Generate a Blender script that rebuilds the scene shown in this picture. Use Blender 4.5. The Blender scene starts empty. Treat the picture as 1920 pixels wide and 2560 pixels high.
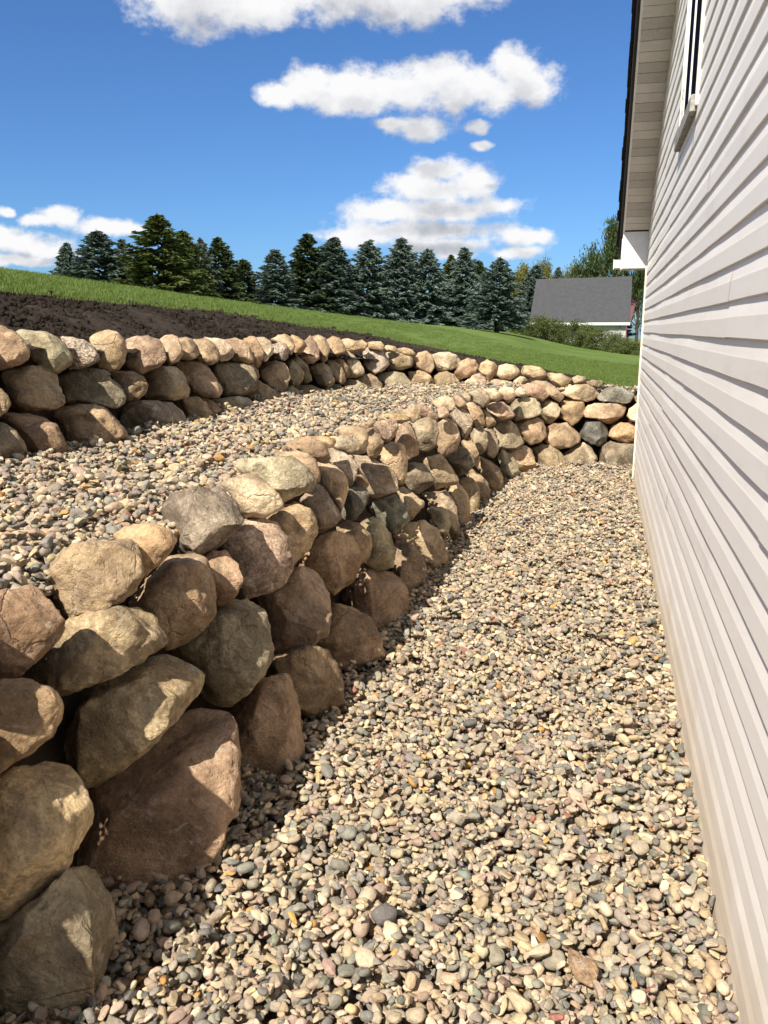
import bpy, bmesh, math, random
import numpy as np
from mathutils import Vector, Matrix, noise as mnoise

# ------------------------------------------------------------------ camera, sky, sun, exposure
scn = bpy.context.scene
col = scn.collection
R_ = math.radians
FPX, CX, CY, HEYE = 2075.0, 960.0, 1280.0, 1.57         # focal length in photo pixels, centre, eye height
PITCH, PHI = R_(12.37), R_(-14.516)

camd = bpy.data.cameras.new('camera')
cam = bpy.data.objects.new('camera', camd); col.objects.link(cam)
camd.sensor_fit = 'HORIZONTAL'; camd.sensor_width = 36.0
camd.lens = 36.0 * FPX / 1920.0
camd.clip_start = 0.05; camd.clip_end = 3000
cam.location = (0, 0, HEYE)
cam.rotation_euler = (math.pi/2 - PITCH, 0, -PHI)
scn.camera = cam

SUN_DIR = Vector((-1.0, -3.2, 3.51)).normalized()      # towards the sun
SUN_EL = math.asin(SUN_DIR.z)
SUN_AZ = math.atan2(SUN_DIR.x, SUN_DIR.y)               # clockwise from +Y
sund = bpy.data.lights.new('sun', 'SUN'); sund.energy = 5.0; sund.angle = R_(0.55); sund.color = (1.0, 0.93, 0.82)
sun = bpy.data.objects.new('sun', sund); col.objects.link(sun)
sun.rotation_euler = SUN_DIR.to_track_quat('Z', 'Y').to_euler(); sun.location = (-20, -5, 30)

scn.view_settings.view_transform = 'Standard'
scn.view_settings.look = 'None'
scn.view_settings.exposure = 0.80
scn.view_settings.gamma = 1.0
scn.view_settings.use_curve_mapping = False
scn.render.engine = 'CYCLES'
scn.cycles.max_bounces = 8
scn.cycles.diffuse_bounces = 6
scn.cycles.use_denoising = True

# ------------------------------------------------------------------ node helpers
class NT:
    def __init__(s, tree): s.t = tree; s.n = tree.nodes; s.l = tree.links
    def new(s, typ, **kw):
        n = s.n.new(typ)
        for k, v in kw.items(): setattr(n, k, v)
        return n
    def put(s, sock, v):
        if v is None: return
        if isinstance(v, bpy.types.NodeSocket): s.l.new(v, sock)
        else: sock.default_value = v
    def math(s, op, a, b=None, c=None, clamp=False):
        n = s.new('ShaderNodeMath', operation=op, use_clamp=clamp)
        s.put(n.inputs[0], a); s.put(n.inputs[1], b); s.put(n.inputs[2], c)
        return n.outputs[0]
    def vmath(s, op, a, b=None, out=0):
        n = s.new('ShaderNodeVectorMath', operation=op)
        s.put(n.inputs[0], a); s.put(n.inputs[1], b)
        return n.outputs[out]
    def noise(s, vec, scale, detail=4, rough=0.55, dist=0.0, out=0):
        n = s.new('ShaderNodeTexNoise')
        s.put(n.inputs['Vector'], vec); s.put(n.inputs['Scale'], scale)
        n.inputs['Detail'].default_value = detail; n.inputs['Roughness'].default_value = rough
        n.inputs['Distortion'].default_value = dist
        return n.outputs[out]
    def voro(s, vec, scale, feature='F1', out='Distance'):
        n = s.new('ShaderNodeTexVoronoi', feature=feature)
        s.put(n.inputs['Vector'], vec); n.inputs['Scale'].default_value = scale
        return n.outputs[out]
    def ramp(s, v, lo, hi, a=0.0, b=1.0):
        n = s.new('ShaderNodeMapRange', interpolation_type='SMOOTHSTEP')
        s.put(n.inputs[0], v); s.put(n.inputs[1], lo); s.put(n.inputs[2], hi); s.put(n.inputs[3], a); s.put(n.inputs[4], b)
        return n.outputs[0]
    def mix(s, f, a, b, mode='MIX'):
        n = s.new('ShaderNodeMix', data_type='RGBA', blend_type=mode, clamp_factor=True)
        s.put(n.inputs[0], f)
        for i, v in ((6, a), (7, b)):
            if isinstance(v, tuple) and len(v) == 3: v = (*v, 1)
            s.put(n.inputs[i], v)
        return n.outputs[2]
    def bump(s, h, strength=0.5, dist=0.01, normal=None):
        n = s.new('ShaderNodeBump'); n.inputs['Strength'].default_value = strength; n.inputs['Distance'].default_value = dist
        s.put(n.inputs['Height'], h)
        if normal is not None: s.put(n.inputs['Normal'], normal)
        return n.outputs[0]

def material(name):
    m = bpy.data.materials.new(name); m.use_nodes = True
    t = NT(m.node_tree); b = m.node_tree.nodes['Principled BSDF']
    return m, t, b
def simple(name, rgb, rough=0.6, spec=0.3, var=0.0, scale=8.0, bump=0.0, bscale=60.0):
    m, t, b = material(name)
    b.inputs['Roughness'].default_value = rough; b.inputs['Specular IOR Level'].default_value = spec
    tc = t.new('ShaderNodeTexCoord').outputs['Object']
    if var:
        f = t.noise(tc, scale, 6, 0.6)
        c = t.mix(t.ramp(f, .3, .7), tuple(x*(1-var) for x in rgb), tuple(min(1, x*(1+var)) for x in rgb))
        t.put(b.inputs['Base Color'], c)
    else:
        b.inputs['Base Color'].default_value = (*rgb, 1)
    if bump:
        t.put(b.inputs['Normal'], t.bump(t.noise(tc, bscale, 5, .6), bump, 0.01))
    return m

# ------------------------------------------------------------------ sky: Nishita with clouds placed by direction
RV = Vector((math.cos(PHI), -math.sin(PHI), 0)); FV = Vector((math.sin(PHI)*math.cos(PITCH), math.cos(PHI)*math.cos(PITCH), -math.sin(PITCH)))
UV = RV.cross(FV)
def ray(px, py):
    return (RV*((px-CX)/FPX) + FV - UV*((py-CY)/FPX)).normalized()
def azel(px, py):
    d = ray(px, py); return math.atan2(d.x, d.y), math.asin(d.z)

w = bpy.data.worlds.new('World'); scn.world = w; w.use_nodes = True
t = NT(w.node_tree); bg = w.node_tree.nodes['Background']
sky = t.new('ShaderNodeTexSky', sky_type='NISHITA', sun_disc=False)
sky.sun_elevation = SUN_EL; sky.sun_rotation = SUN_AZ
sky.altitude = 200; sky.air_density = 1.0; sky.dust_density = 0.6; sky.ozone_density = 4.0
# cloud blobs in photo pixels: (x, y, half width, half height)
BLOBS = [(470,-20,160,110),(640,10,150,75),(850,-40,200,100),(1010,-20,210,90),(1180,-40,130,60),
         (690,240,62,32),(780,215,80,52),(880,222,110,66),(1000,225,110,60),(1090,200,90,62),(1150,215,100,72),
         (1290,180,78,70),(1330,215,78,56),(1250,240,70,50),(1040,320,80,36),(980,310,55,20),(1190,318,34,17),(1205,368,32,15),(880,250,150,34),(1200,215,90,50),
         (1100,425,82,36),(1060,470,125,36),(1180,455,70,42),(1000,530,155,38),(1130,525,165,34),(1050,575,210,30),(900,590,120,26),(1240,520,68,22),
         (1310,590,90,26),(1290,628,70,18),(1100,612,150,22),(1130,632,60,14),
         (150,540,60,26),(100,548,54,18),(275,568,95,20),(240,560,40,20),(16,530,26,14),(60,610,110,34),(130,630,95,24),(0,590,70,30),(30,650,150,16),(640,755,1,1)]
g = bpy.data.node_groups.new('cloud_density', 'ShaderNodeTree')
g.interface.new_socket('Vector', in_out='INPUT', socket_type='NodeSocketVector')
g.interface.new_socket('Density', in_out='OUTPUT', socket_type='NodeSocketFloat')
gt = NT(g); gi = gt.new('NodeGroupInput'); go = gt.new('NodeGroupOutput')
gv = gi.outputs[0]
warp = gt.vmath('SUBTRACT', gt.noise(gv, 26.0, 3, .55, out=1), (0.5, 0.5, 0.5))
wv = gt.vmath('ADD', gv, gt.vmath('MULTIPLY', warp, (0.022, 0.014, 0)))
best = None
for (bx, by, ba, bb) in BLOBS:
    ba *= 1.08; bb *= 1.12; a0, e0 = azel(bx, by); a1, _ = azel(bx+ba, by); _, e1 = azel(bx, by-bb)
    q = gt.vmath('MULTIPLY', gt.vmath('SUBTRACT', wv, (a0, e0, 0)), (1/abs(a1-a0), 1/abs(e1-e0), 0))
    d2 = gt.math('SUBTRACT', 1.0, gt.vmath('LENGTH', q, out=1))
    best = d2 if best is None else gt.math('SMOOTH_MAX', best, d2, 0.25)
# unseen clouds over the rest of the sky, cover raised to add fill light
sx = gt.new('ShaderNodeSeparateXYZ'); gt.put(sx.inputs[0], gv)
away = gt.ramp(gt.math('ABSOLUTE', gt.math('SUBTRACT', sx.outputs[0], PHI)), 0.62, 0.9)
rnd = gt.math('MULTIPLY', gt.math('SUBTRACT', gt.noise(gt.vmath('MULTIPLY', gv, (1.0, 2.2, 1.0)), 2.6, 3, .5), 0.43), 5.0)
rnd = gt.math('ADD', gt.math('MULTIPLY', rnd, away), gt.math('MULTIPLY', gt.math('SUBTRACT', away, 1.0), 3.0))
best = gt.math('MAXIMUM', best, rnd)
f1 = gt.math('MULTIPLY', gt.math('SUBTRACT', gt.noise(gt.vmath('MULTIPLY', gv, (1, 1.5, 1)), 30.0, 9, .60), 0.5), 1.05)
f2 = gt.math('MULTIPLY', gt.math('SUBTRACT', gt.noise(gt.vmath('MULTIPLY', gv, (1, 1.3, 1)), 120.0, 6, .6), 0.5), 0.5)
pv = gt.new('ShaderNodeTexVoronoi', feature='SMOOTH_F1'); gt.put(pv.inputs['Vector'], gt.vmath('ADD', gt.vmath('MULTIPLY', gv, (1, 1.25, 1)), gt.vmath('MULTIPLY', warp, (.012, .012, 0)))); pv.inputs['Scale'].default_value = 42.0; pv.inputs['Smoothness'].default_value = .35
puff = gt.math('MULTIPLY', gt.math('SUBTRACT', .42, pv.outputs['Distance']), .40)
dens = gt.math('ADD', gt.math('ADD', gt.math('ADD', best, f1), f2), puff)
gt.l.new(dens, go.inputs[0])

tc = t.new('ShaderNodeTexCoord').outputs['Generated']
sp = t.new('ShaderNodeSeparateXYZ'); t.put(sp.inputs[0], t.vmath('NORMALIZE', tc))
az = t.math('ARCTAN2', sp.outputs[0], sp.outputs[1]); el = t.math('ARCSINE', sp.outputs[2])
cb = t.new('ShaderNodeCombineXYZ'); t.put(cb.inputs[0], az); t.put(cb.inputs[1], el)
P0 = cb.outputs[0]
def cloud_at(off):
    n = t.new('ShaderNodeGroup'); n.node_tree = g
    t.put(n.inputs[0], t.vmath('ADD', P0, off)); return n.outputs[0]
D0 = cloud_at((0, 0, 0)); D1 = cloud_at((-0.008, 0.020, 0)); D2 = cloud_at((-0.014, 0.042, 0))
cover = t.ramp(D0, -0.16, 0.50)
thick = t.math('ADD', t.math('MULTIPLY', t.ramp(D1, 0.1, 1.0), .45), t.math('MULTIPLY', t.ramp(D2, 0.05, 0.85), .55))
ccol = t.mix(thick, (5.6, 5.6, 5.65), (2.6, 2.75, 3.1))
hor = t.ramp(el, 0.0, 0.35)                                           # saturation falls towards the horizon as in any clear sky
skyc = t.mix(1.0, sky.outputs[0], (0.36, 0.54, 0.755), 'MULTIPLY')
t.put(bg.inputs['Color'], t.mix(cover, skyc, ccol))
bg.inputs['Strength'].default_value = 0.1

# ------------------------------------------------------------------ object helpers
def tag(o, label=None, cat=None, group=None, kind=None):
    if label: o['label'] = label
    if cat: o['category'] = cat
    if group: o['group'] = group
    if kind: o['kind'] = kind
    return o
def link(name, me, mat=None, parent=None, loc=(0, 0, 0)):
    o = bpy.data.objects.new(name, me); col.objects.link(o); o.location = loc
    if mat is not None and not me.materials: me.materials.append(mat)
    if parent is not None: o.parent = parent
    return o
def empty(name, loc=(0, 0, 0)):
    o = bpy.data.objects.new(name, None); col.objects.link(o); o.location = loc; o.empty_display_size = .2; return o
def pydata(name, v, f, smooth=False):
    me = bpy.data.meshes.new(name); me.from_pydata([tuple(p) for p in v], [], f)
    if smooth: me.polygons.foreach_set('use_smooth', [True]*len(me.polygons))
    me.update(); return me
def npmesh(name, V, F, smooth=False):
    """V (n,3), F (m,k) numpy"""
    me = bpy.data.meshes.new(name)
    n, m, k = len(V), len(F), F.shape[1]
    me.vertices.add(n); me.vertices.foreach_set('co', np.asarray(V, np.float32).ravel())
    me.loops.add(m*k); me.loops.foreach_set('vertex_index', np.asarray(F, np.int32).ravel())
    me.polygons.add(m); me.polygons.foreach_set('loop_start', np.arange(0, m*k, k, dtype=np.int32))
    me.polygons.foreach_set('loop_total', np.full(m, k, np.int32))
    me.polygons.foreach_set('use_smooth', np.full(m, bool(smooth)))
    me.update(calc_edges=True); me.validate(); return me
def box_mesh(name, lo, hi, bevel=0.0):
    bm = bmesh.new(); bmesh.ops.create_cube(bm, size=1)
    for v in bm.verts:
        v.co = Vector([lo[i] + (v.co[i]+.5)*(hi[i]-lo[i]) for i in range(3)])
    if bevel: bmesh.ops.bevel(bm, geom=bm.edges[:], offset=bevel, segments=1, affect='EDGES')
    me = bpy.data.meshes.new(name); bm.to_mesh(me); bm.free(); return me
def grid_faces(nu, nv):
    i = np.arange(nu-1)[:, None]*nv + np.arange(nv-1)[None, :]
    i = i.ravel(); return np.stack([i, i+nv, i+nv+1, i+1], 1)
_ico = {}
def ico(n):
    if n not in _ico:
        bm = bmesh.new(); bmesh.ops.create_icosphere(bm, subdivisions=n, radius=1)
        V = np.array([v.co[:] for v in bm.verts]); F = np.array([[v.index for v in f.verts] for f in bm.faces]); bm.free()
        _ico[n] = (V/np.linalg.norm(V, axis=1)[:, None], F)
    return _ico[n]

# ------------------------------------------------------------------ plan curves and terrain
def spline(pts, n=500):
    P = np.array(pts, float)
    d = np.r_[0, np.cumsum(np.linalg.norm(np.diff(P, axis=0), axis=1))]
    s = np.linspace(0, d[-1], n*4); Q = np.stack([np.interp(s, d, P[:, k]) for k in (0, 1)], 1)
    k = np.ones(121)/121; Qp = np.pad(Q, ((60, 60), (0, 0)), mode='reflect', reflect_type='odd')
    Q = np.stack([np.convolve(Qp[:, k2], k, 'valid') for k2 in (0, 1)], 1)[::4]
    T = np.gradient(Q, axis=0); T /= np.linalg.norm(T, axis=1)[:, None]
    N = np.stack([-T[:, 1], T[:, 0]], 1)                # inward = to the left of travel
    return Q, N
LOWC = spline([(-1.14,-1.5),(-1.11,1.5),(-1.08,2.4),(-1.0,3.2),(-.97,5),(-.98,6.5),(-.97,7.8),(-.88,8.8),(-.7,9.6),(-.38,10.12),(0,10.25),(.6,10.28),(1.6,10.3)])
UPC = spline([(-2.98,-1.5),(-2.9,3.7),(-2.85,5),(-2.84,7.6),(-2.8,8.6),(-2.6,9.2),(-2.2,9.75),(-1.8,10.1),(-1.3,10.3),(-.7,10.42),(0,10.5),(.6,10.55),(1.6,10.6)])
BACK = spline([(-3.35,-12),(-3.27,3),(-3.22,5),(-3.2,7.7),(-3.1,8.7),(-2.85,9.5),(-2.4,10.15),(-1.9,10.5),(-1.3,10.68),(-.6,10.8),(.1,10.86),(.6,10.9),(6,11.2),(30,13)], 700)
def inward(curve, xy):
    Q, N = curve
    d = ((xy[:, None, :]-Q[None])**2).sum(2); i = d.argmin(1)
    return ((xy-Q[i])*N[i]).sum(1), i
def lawn_z(x, y):
    x = np.asarray(x, float); y = np.clip(np.asarray(y, float), -6, 62)
    s = -(x+3.2277)
    g = np.where(s > 0, 1.4752*(1-np.exp(-np.maximum(s, 0)/4.9175)), -1.1496*(1-np.exp(np.minimum(s, 0)/5.8897)))
    z = 1.52+g-.0261*(y-7)+.0002*(y-7)**2
    near = np.exp(-((np.clip(y, 10.5, 99)-10.5)/1.6)**2)*(1/(1+np.exp(-(x+.9)/.35)))
    return z-.07*near
def hit_lawn(px, py, tmax=60):
    d = np.array(ray(px, py)); ts = np.linspace(3.5, tmax, 1600)
    P = np.array([0, 0, HEYE])+ts[:, None]*d
    below = P[:, 2] < lawn_z(P[:, 0], P[:, 1])
    # ignore what lies in front of the wall back line
    ok = inward(BACK, P[:, :2])[0] > 0
    k = np.nonzero(below & ok)[0]
    return P[k[0]] if len(k) else None

# ------------------------------------------------------------------ materials
def stone_material():
    m, t, b = material('field_stone')
    oi = t.new('ShaderNodeObjectInfo'); rnd = oi.outputs['Random']; base = oi.outputs['Color']
    tc = t.new('ShaderNodeTexCoord').outputs['Object']
    off = t.new('ShaderNodeCombineXYZ'); t.put(off.inputs[0], t.math('MULTIPLY', rnd, 91.0)); t.put(off.inputs[1], t.math('MULTIPLY', rnd, 37.0)); t.put(off.inputs[2], t.math('MULTIPLY', rnd, 13.0))
    p = t.vmath('ADD', tc, off.outputs[0])
    def at(n):
        a = t.new('ShaderNodeAttribute', attribute_type='OBJECT', attribute_name=n); return a.outputs['Fac']
    n1 = t.noise(p, 4.5, 7, .62, .6); n2 = t.noise(p, 17.0, 8, .68, .8); n3 = t.noise(p, 2.6, 5, .6); n4 = t.noise(p, 60.0, 4, .7); n5 = t.noise(p, 7.0, 9, .7, 1.5)
    c = t.mix(t.ramp(n1, .34, .66), t.mix(1.0, base, (.55, .52, .50), 'MULTIPLY'), t.mix(1.0, base, (1.32, 1.31, 1.28), 'MULTIPLY'))
    c = t.mix(t.math('MULTIPLY', t.ramp(n5, .50, .66), .65), c, t.mix(1.0, base, (.50, .47, .46), 'MULTIPLY'))
    c = t.mix(t.math('MULTIPLY', t.ramp(n3, .54, .68), at('rust')), c, (.30, .165, .06))
    scuff = t.math('MULTIPLY', t.ramp(n2, .53, .66), t.ramp(t.noise(p, 3.4, 3, .5), .40, .62))
    c = t.mix(t.math('MULTIPLY', scuff, at('pale')), c, (.52, .45, .36))
    c = t.mix(t.math('MULTIPLY', t.math('MULTIPLY', t.ramp(t.noise(p, 44.0, 6, .72, 1.2), .57, .66), t.ramp(t.noise(p, 5.5, 4, .6), .45, .6)), .55), c, (.50, .43, .34))
    # mineral grain
    gr = t.voro(p, 130.0, 'F1', 'Color'); sg = t.new('ShaderNodeSeparateColor'); t.put(sg.inputs[0], gr)
    gv = t.ramp(sg.outputs[0], 0.0, 1.0, .40, 1.65)
    cg = t.new('ShaderNodeMix', data_type='RGBA', blend_type='MULTIPLY'); cg.inputs[0].default_value = 1
    t.put(cg.inputs[6], c); t.put(cg.inputs[7], gv)
    c = t.mix(at('grain'), c, cg.outputs[2])
    fine = t.mix(1.0, c, t.ramp(n4, .25, .75, .80, 1.22), 'MULTIPLY')
    # banding of gneiss
    wv = t.new('ShaderNodeTexWave', wave_type='BANDS', bands_direction='DIAGONAL'); t.put(wv.inputs['Vector'], p)
    wv.inputs['Scale'].default_value = 6; wv.inputs['Distortion'].default_value = 9; wv.inputs['Detail'].default_value = 5; wv.inputs['Detail Scale'].default_value = 1.6
    band = t.math('MULTIPLY', t.ramp(wv.outputs['Fac'], .35, .8), at('band'))
    fine = t.mix(band, fine, t.mix(1.0, base, (.45, .42, .42), 'MULTIPLY'))
    # soil washed into hollows and over the skin
    fine = t.mix(t.math('MULTIPLY', t.ramp(t.noise(p, 11.0, 6, .7), .55, .75), .35), fine, (.20, .15, .10))
    t.put(b.inputs['Base Color'], fine)
    t.put(b.inputs['Roughness'], t.ramp(n2, .3, .7, .72, .95)); b.inputs['Specular IOR Level'].default_value = .25
    h = t.math('ADD', t.math('MULTIPLY', t.noise(p, 22.0, 10, .68, .4), 1.0), t.math('MULTIPLY', t.noise(p, 90.0, 5, .7), .35))
    h = t.math('ADD', h, t.math('MULTIPLY', t.ramp(t.noise(p, 30, 4, .6), .28, .42, -1.0, 0.0), .25))
    cr = t.ramp(t.voro(t.vmath('ADD', p, t.vmath('MULTIPLY', t.noise(p, 6.0, 4, .6, out=1), (.12, .12, .12))), 4.2, 'DISTANCE_TO_EDGE'), .0, .022, -1.0, 0.0)
    h = t.math('ADD', h, t.math('MULTIPLY', t.math('MULTIPLY', cr, t.ramp(n3, .48, .62)), .38))
    t.put(b.inputs['Normal'], t.bump(h, .9, .024))
    return m
M_STONE = stone_material()

def gravel_material():
    m, t, b = material('river_gravel')
    a = t.new('ShaderNodeAttribute', attribute_type='INSTANCER', attribute_name='pcol')
    tc = t.new('ShaderNodeTexCoord').outputs['Object']
    oi = t.new('ShaderNodeObjectInfo').outputs['Random']
    off = t.new('ShaderNodeCombineXYZ'); t.put(off.inputs[0], t.math('MULTIPLY', oi, 77.0)); t.put(off.inputs[1], t.math('MULTIPLY', oi, 31.0))
    p = t.vmath('ADD', tc, off.outputs[0])
    n = t.noise(p, 1.6, 6, .65, .5); n2 = t.noise(p, 7.0, 5, .7)
    c = t.mix(1.0, a.outputs['Color'], t.ramp(n, .3, .7, .74, 1.22), 'MULTIPLY')
    c = t.mix(t.math('MULTIPLY', t.ramp(n2, .58, .7), .35), c, (.55, .48, .38))
    c = t.mix(t.math('MULTIPLY', t.ramp(t.noise(p, 2.4, 4, .6), .58, .72), .3), c, (.16, .12, .085))
    t.put(b.inputs['Base Color'], c); b.inputs['Roughness'].default_value = .8; b.inputs['Specular IOR Level'].default_value = .3
    t.put(b.inputs['Normal'], t.bump(t.noise(p, 5.0, 7, .65), .35, .12))
    return m
M_GRAVEL = gravel_material()
M_BEDDING = simple('gravel_bedding', (.20, .16, .115), .95, .1, .35, 30, .8, 70)
M_BANK = simple('bank_soil', (.045, .033, .023), .95, .1, .4, 12, .9, 40)

def soil_material():
    m, t, b = material('black_topsoil')
    tc = t.new('ShaderNodeTexCoord').outputs['Object']
    n = t.noise(tc, 9.0, 8, .7); n2 = t.noise(tc, 46.0, 5, .7)
    c = t.mix(t.ramp(n, .3, .7), (.034, .026, .019), (.076, .057, .043))
    c = t.mix(t.math('MULTIPLY', t.ramp(n2, .60, .72), .5), c, (.14, .108, .08))
    t.put(b.inputs['Base Color'], c); b.inputs['Roughness'].default_value = .95; b.inputs['Specular IOR Level'].default_value = .15
    t.put(b.inputs['Normal'], t.bump(t.math('ADD', t.noise(tc, 40, 8, .7), t.noise(tc, 130, 4, .7)), .9, .03))
    return m
M_SOIL = soil_material()

def lawn_material():
    m, t, b = material('lawn_turf')
    tc = t.new('ShaderNodeTexCoord').outputs['Object']
    n = t.noise(tc, .35, 5, .6); n2 = t.noise(tc, 3.0, 6, .7); n3 = t.noise(tc, 30, 4, .7)
    c = t.mix(t.ramp(n, .35, .65), (.080, .128, .026), (.125, .180, .045))
    c = t.mix(t.math('MULTIPLY', t.ramp(n2, .5, .7), .55), c, (.17, .20, .05))
    c = t.mix(1.0, c, t.ramp(n3, .25, .75, .6, 1.4), 'MULTIPLY')
    t.put(b.inputs['Base Color'], c); b.inputs['Roughness'].default_value = .9; b.inputs['Specular IOR Level'].default_value = .1
    t.put(b.inputs['Normal'], t.bump(t.noise(tc, 60, 5, .7), .8, .03))
    return m
M_LAWN = lawn_material()

def leaf_material(name, dark, light, rough=.6, trans=.25):
    """colour varies leaf by leaf and tree by tree"""
    m, t, b = material(name)
    g = t.new('ShaderNodeNewGeometry'); oi = t.new('ShaderNodeObjectInfo')
    f = t.math('ADD', t.math('MULTIPLY', g.outputs['Random Per Island'], .75), t.math('MULTIPLY', oi.outputs['Random'], .25))
    c = t.mix(f, dark, light)
    t.put(b.inputs['Base Color'], c); b.inputs['Roughness'].default_value = rough; b.inputs['Specular IOR Level'].default_value = .25
    tr = t.new('ShaderNodeBsdfTranslucent'); t.put(tr.inputs[0], t.mix(1.0, c, (1.3, 1.4, .7), 'MULTIPLY'))
    mx = t.new('ShaderNodeMixShader'); mx.inputs[0].default_value = trans
    out = m.node_tree.nodes['Material Output']
    t.l.new(b.outputs[0], mx.inputs[1]); t.l.new(tr.outputs[0], mx.inputs[2]); t.l.new(mx.outputs[0], out.inputs[0])
    return m

# ------------------------------------------------------------------ ground sheets
def strip(name, A, B, za, zb, mat, n=8, rough=0.0, kind='structure'):
    """sheet between two plan polylines (k,2) with heights za, zb"""
    k = len(A); V = []
    za = np.broadcast_to(za, (k,)); zb = np.broadcast_to(zb, (k,))
    for i in range(k):
        for j in range(n):
            f = j/(n-1); p = A[i]*(1-f)+B[i]*f; V.append((p[0], p[1], za[i]*(1-f)+zb[i]*f))
    o = link(name, npmesh(name, np.array(V), grid_faces(k, n), True), mat)
    return tag(o, kind=kind)
lq, ln = LOWC[0][::5], LOWC[1][::5]
uq, un = UPC[0][::5], UPC[1][::5]
path = link('gravel_path_ground', pydata('gravel_path_ground', [(-1.7,-2,-.13),(.6,-2,-.13),(.6,10.8,-.13),(-1.7,10.8,-.13)], [(0,1,2,3)]), M_BEDDING); tag(path, kind='structure')
strip('earth_bank', lq+ln*.37, lq+ln*.50, -.14, .84, M_BANK, 10)
strip('terrace_ground', lq+ln*.50, uq+un*.36, .84, .85, M_BEDDING, 14)
ucap = lambda q: np.minimum(1.44, lawn_z(q[:, 0], q[:, 1])-.10)
strip('upper_earth_bank', uq+un*.28, uq+un*.38, .80, ucap(uq+un*.38), M_BANK, 10)

# black soil bed between the upper wall and the lawn
EDGE_PX = [(0,731),(145,746),(289,760),(434,772),(579,790),(723,814),(835,829),(960,848),(1060,870),(1130,884),(1192,897),(1305,918),(1430,942),(1510,961),(1592,975)]
edge = [hit_lawn(*p) for p in EDGE_PX]
edge = np.array([e for e in edge if e is not None])
et, ei = inward(BACK, edge[:, :2])
order = np.argsort(ei)
bs = np.arange(len(BACK[0]))
BED_W = np.clip(np.interp(bs, ei[order], et[order]), .10, 9)
print('bed widths', [(int(i), round(float(w_), 2)) for i, w_ in zip(ei[order], et[order])])
bq, bn = BACK
def back_point(i, tt): return bq[i]+bn[i]*tt
sel = np.nonzero((bq[:, 1] > -4) & (bq[:, 0] < 1.4))[0]
ssel = np.linspace(sel[0], sel[-1], 520)
def bq_f(s): return np.stack([np.interp(s, bs, bq[:, 0]), np.interp(s, bs, bq[:, 1])], 1)
def bn_f(s):
    n_ = np.stack([np.interp(s, bs, bn[:, 0]), np.interp(s, bs, bn[:, 1])], 1); return n_/np.linalg.norm(n_, axis=1)[:, None]
V = []; wv_list = []
NT_ = 150
rw = np.random.default_rng(4)
jit = np.interp(ssel, np.linspace(ssel[0], ssel[-1], 160), rw.normal(0, .05, 160))
for k, s in enumerate(ssel):
    wv_ = float(np.interp(s, bs, BED_W))+float(jit[k]); wv_list.append(wv_)
    q = bq_f(np.array([s]))[0]; n_ = bn_f(np.array([s]))[0]
    for j in range(NT_):
        tt = -.22+(wv_+.12+.22)*(j/(NT_-1))**1.4
        p = q+n_*tt
        V.append((p[0], p[1], tt/(wv_+.1)))
V = np.array(V); z = lawn_z(V[:, 0], V[:, 1])
for i in range(len(V)):
    x_, y_, f = V[i]
    lump = mnoise.fractal(Vector((x_*5, y_*5, 0)), 1.0, 2.0, 4)*.024+abs(mnoise.noise(Vector((x_*14, y_*14, 3))))*.030+mnoise.noise(Vector((x_*1.3, y_*1.3, 7)))*.03
    damp = min(1, max(.25, (1-f)*8))
    tt_b = f*(wv_list[i//NT_]+.1)
    V[i, 2] = z[i]+.02+lump*damp-.10*max(0, f-.94)/.06-.13*math.exp(-max(tt_b, 0)/.45)
tag(link('soil_bed', npmesh('soil_bed', V, grid_faces(len(ssel), NT_), True), M_SOIL), kind='structure')

# lawn: one sheet that follows the wall and runs out past the trees to the horizon
tt_ = np.r_[np.linspace(-.04, 4, 28), np.linspace(4.3, 22, 50), np.linspace(23, 90, 40), np.array([110, 150, 230, 400, 700, 1100])]
si = np.linspace(0, len(bq)-1, 260)
V = np.zeros((len(si), len(tt_), 3))
B = bq_f(si); N_ = bn_f(si); Wd = np.interp(si, bs, BED_W)
for j, tv in enumerate(tt_):
    off_ = Wd+tv if tv < 30 else Wd*0+tv+Wd
    V[:, j, :2] = B+N_*off_[:, None]
V[:, :, 2] = lawn_z(V[:, :, 0], V[:, :, 1])
far = np.clip((V[:, :, 1]-62)/60, 0, 1.5); V[:, :, 2] -= far*.6
Vf = V.reshape(-1, 3)
Vf[:, 2] += [mnoise.noise(Vector((a*.5, b_*.5, 0)))*.018 for a, b_, c in Vf]
tag(link('lawn', npmesh('lawn', Vf, grid_faces(len(si), len(tt_)), True), M_LAWN), kind='structure')

# ------------------------------------------------------------------ the boulder walls
TILES = {'T1': (0, 1250, .5003), 'T2': (0, 1850, .5003), 'T3': (500, 1000, .25015), 'T4': (700, 1000, .25015), 'T5': (900, 940, .25015),
         'T6': (1180, 890, .25015), 'T7': (0, 800, .25015), 'T8': (380, 800, .25015), 'T9': (760, 800, .25015), 'Z3': (0, 1100, .5787), 'Z7': (500, 900, .4822)}
# base colour, grain, pale scuffs, rust, banding
SK = {'t': ((.35,.27,.185), .10, .45, .25, 0), 'b': ((.295,.22,.148), .12, .45, .3, .15), 'r': ((.285,.20,.14), .12, .6, .2, .1), 'p': ((.30,.225,.175), .45, .7, .1, 0),
      'g': ((.275,.235,.175), .25, .6, .15, .3), 'd': ((.15,.14,.122), .25, .55, .2, .2), 'o': ((.35,.25,.155), .12, .4, .3, 0), 'y': ((.40,.315,.20), .2, .8, .5, .1),
      'l': ((.44,.36,.26), .15, .5, .2, 0), 'v': ((.28,.238,.172), .2, .5, .2, .1), 'w': ((.35,.295,.235), .3, 1.0, .25, .35), 'k': ((.215,.19,.145), .25, .6, .25, .25)}
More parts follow.
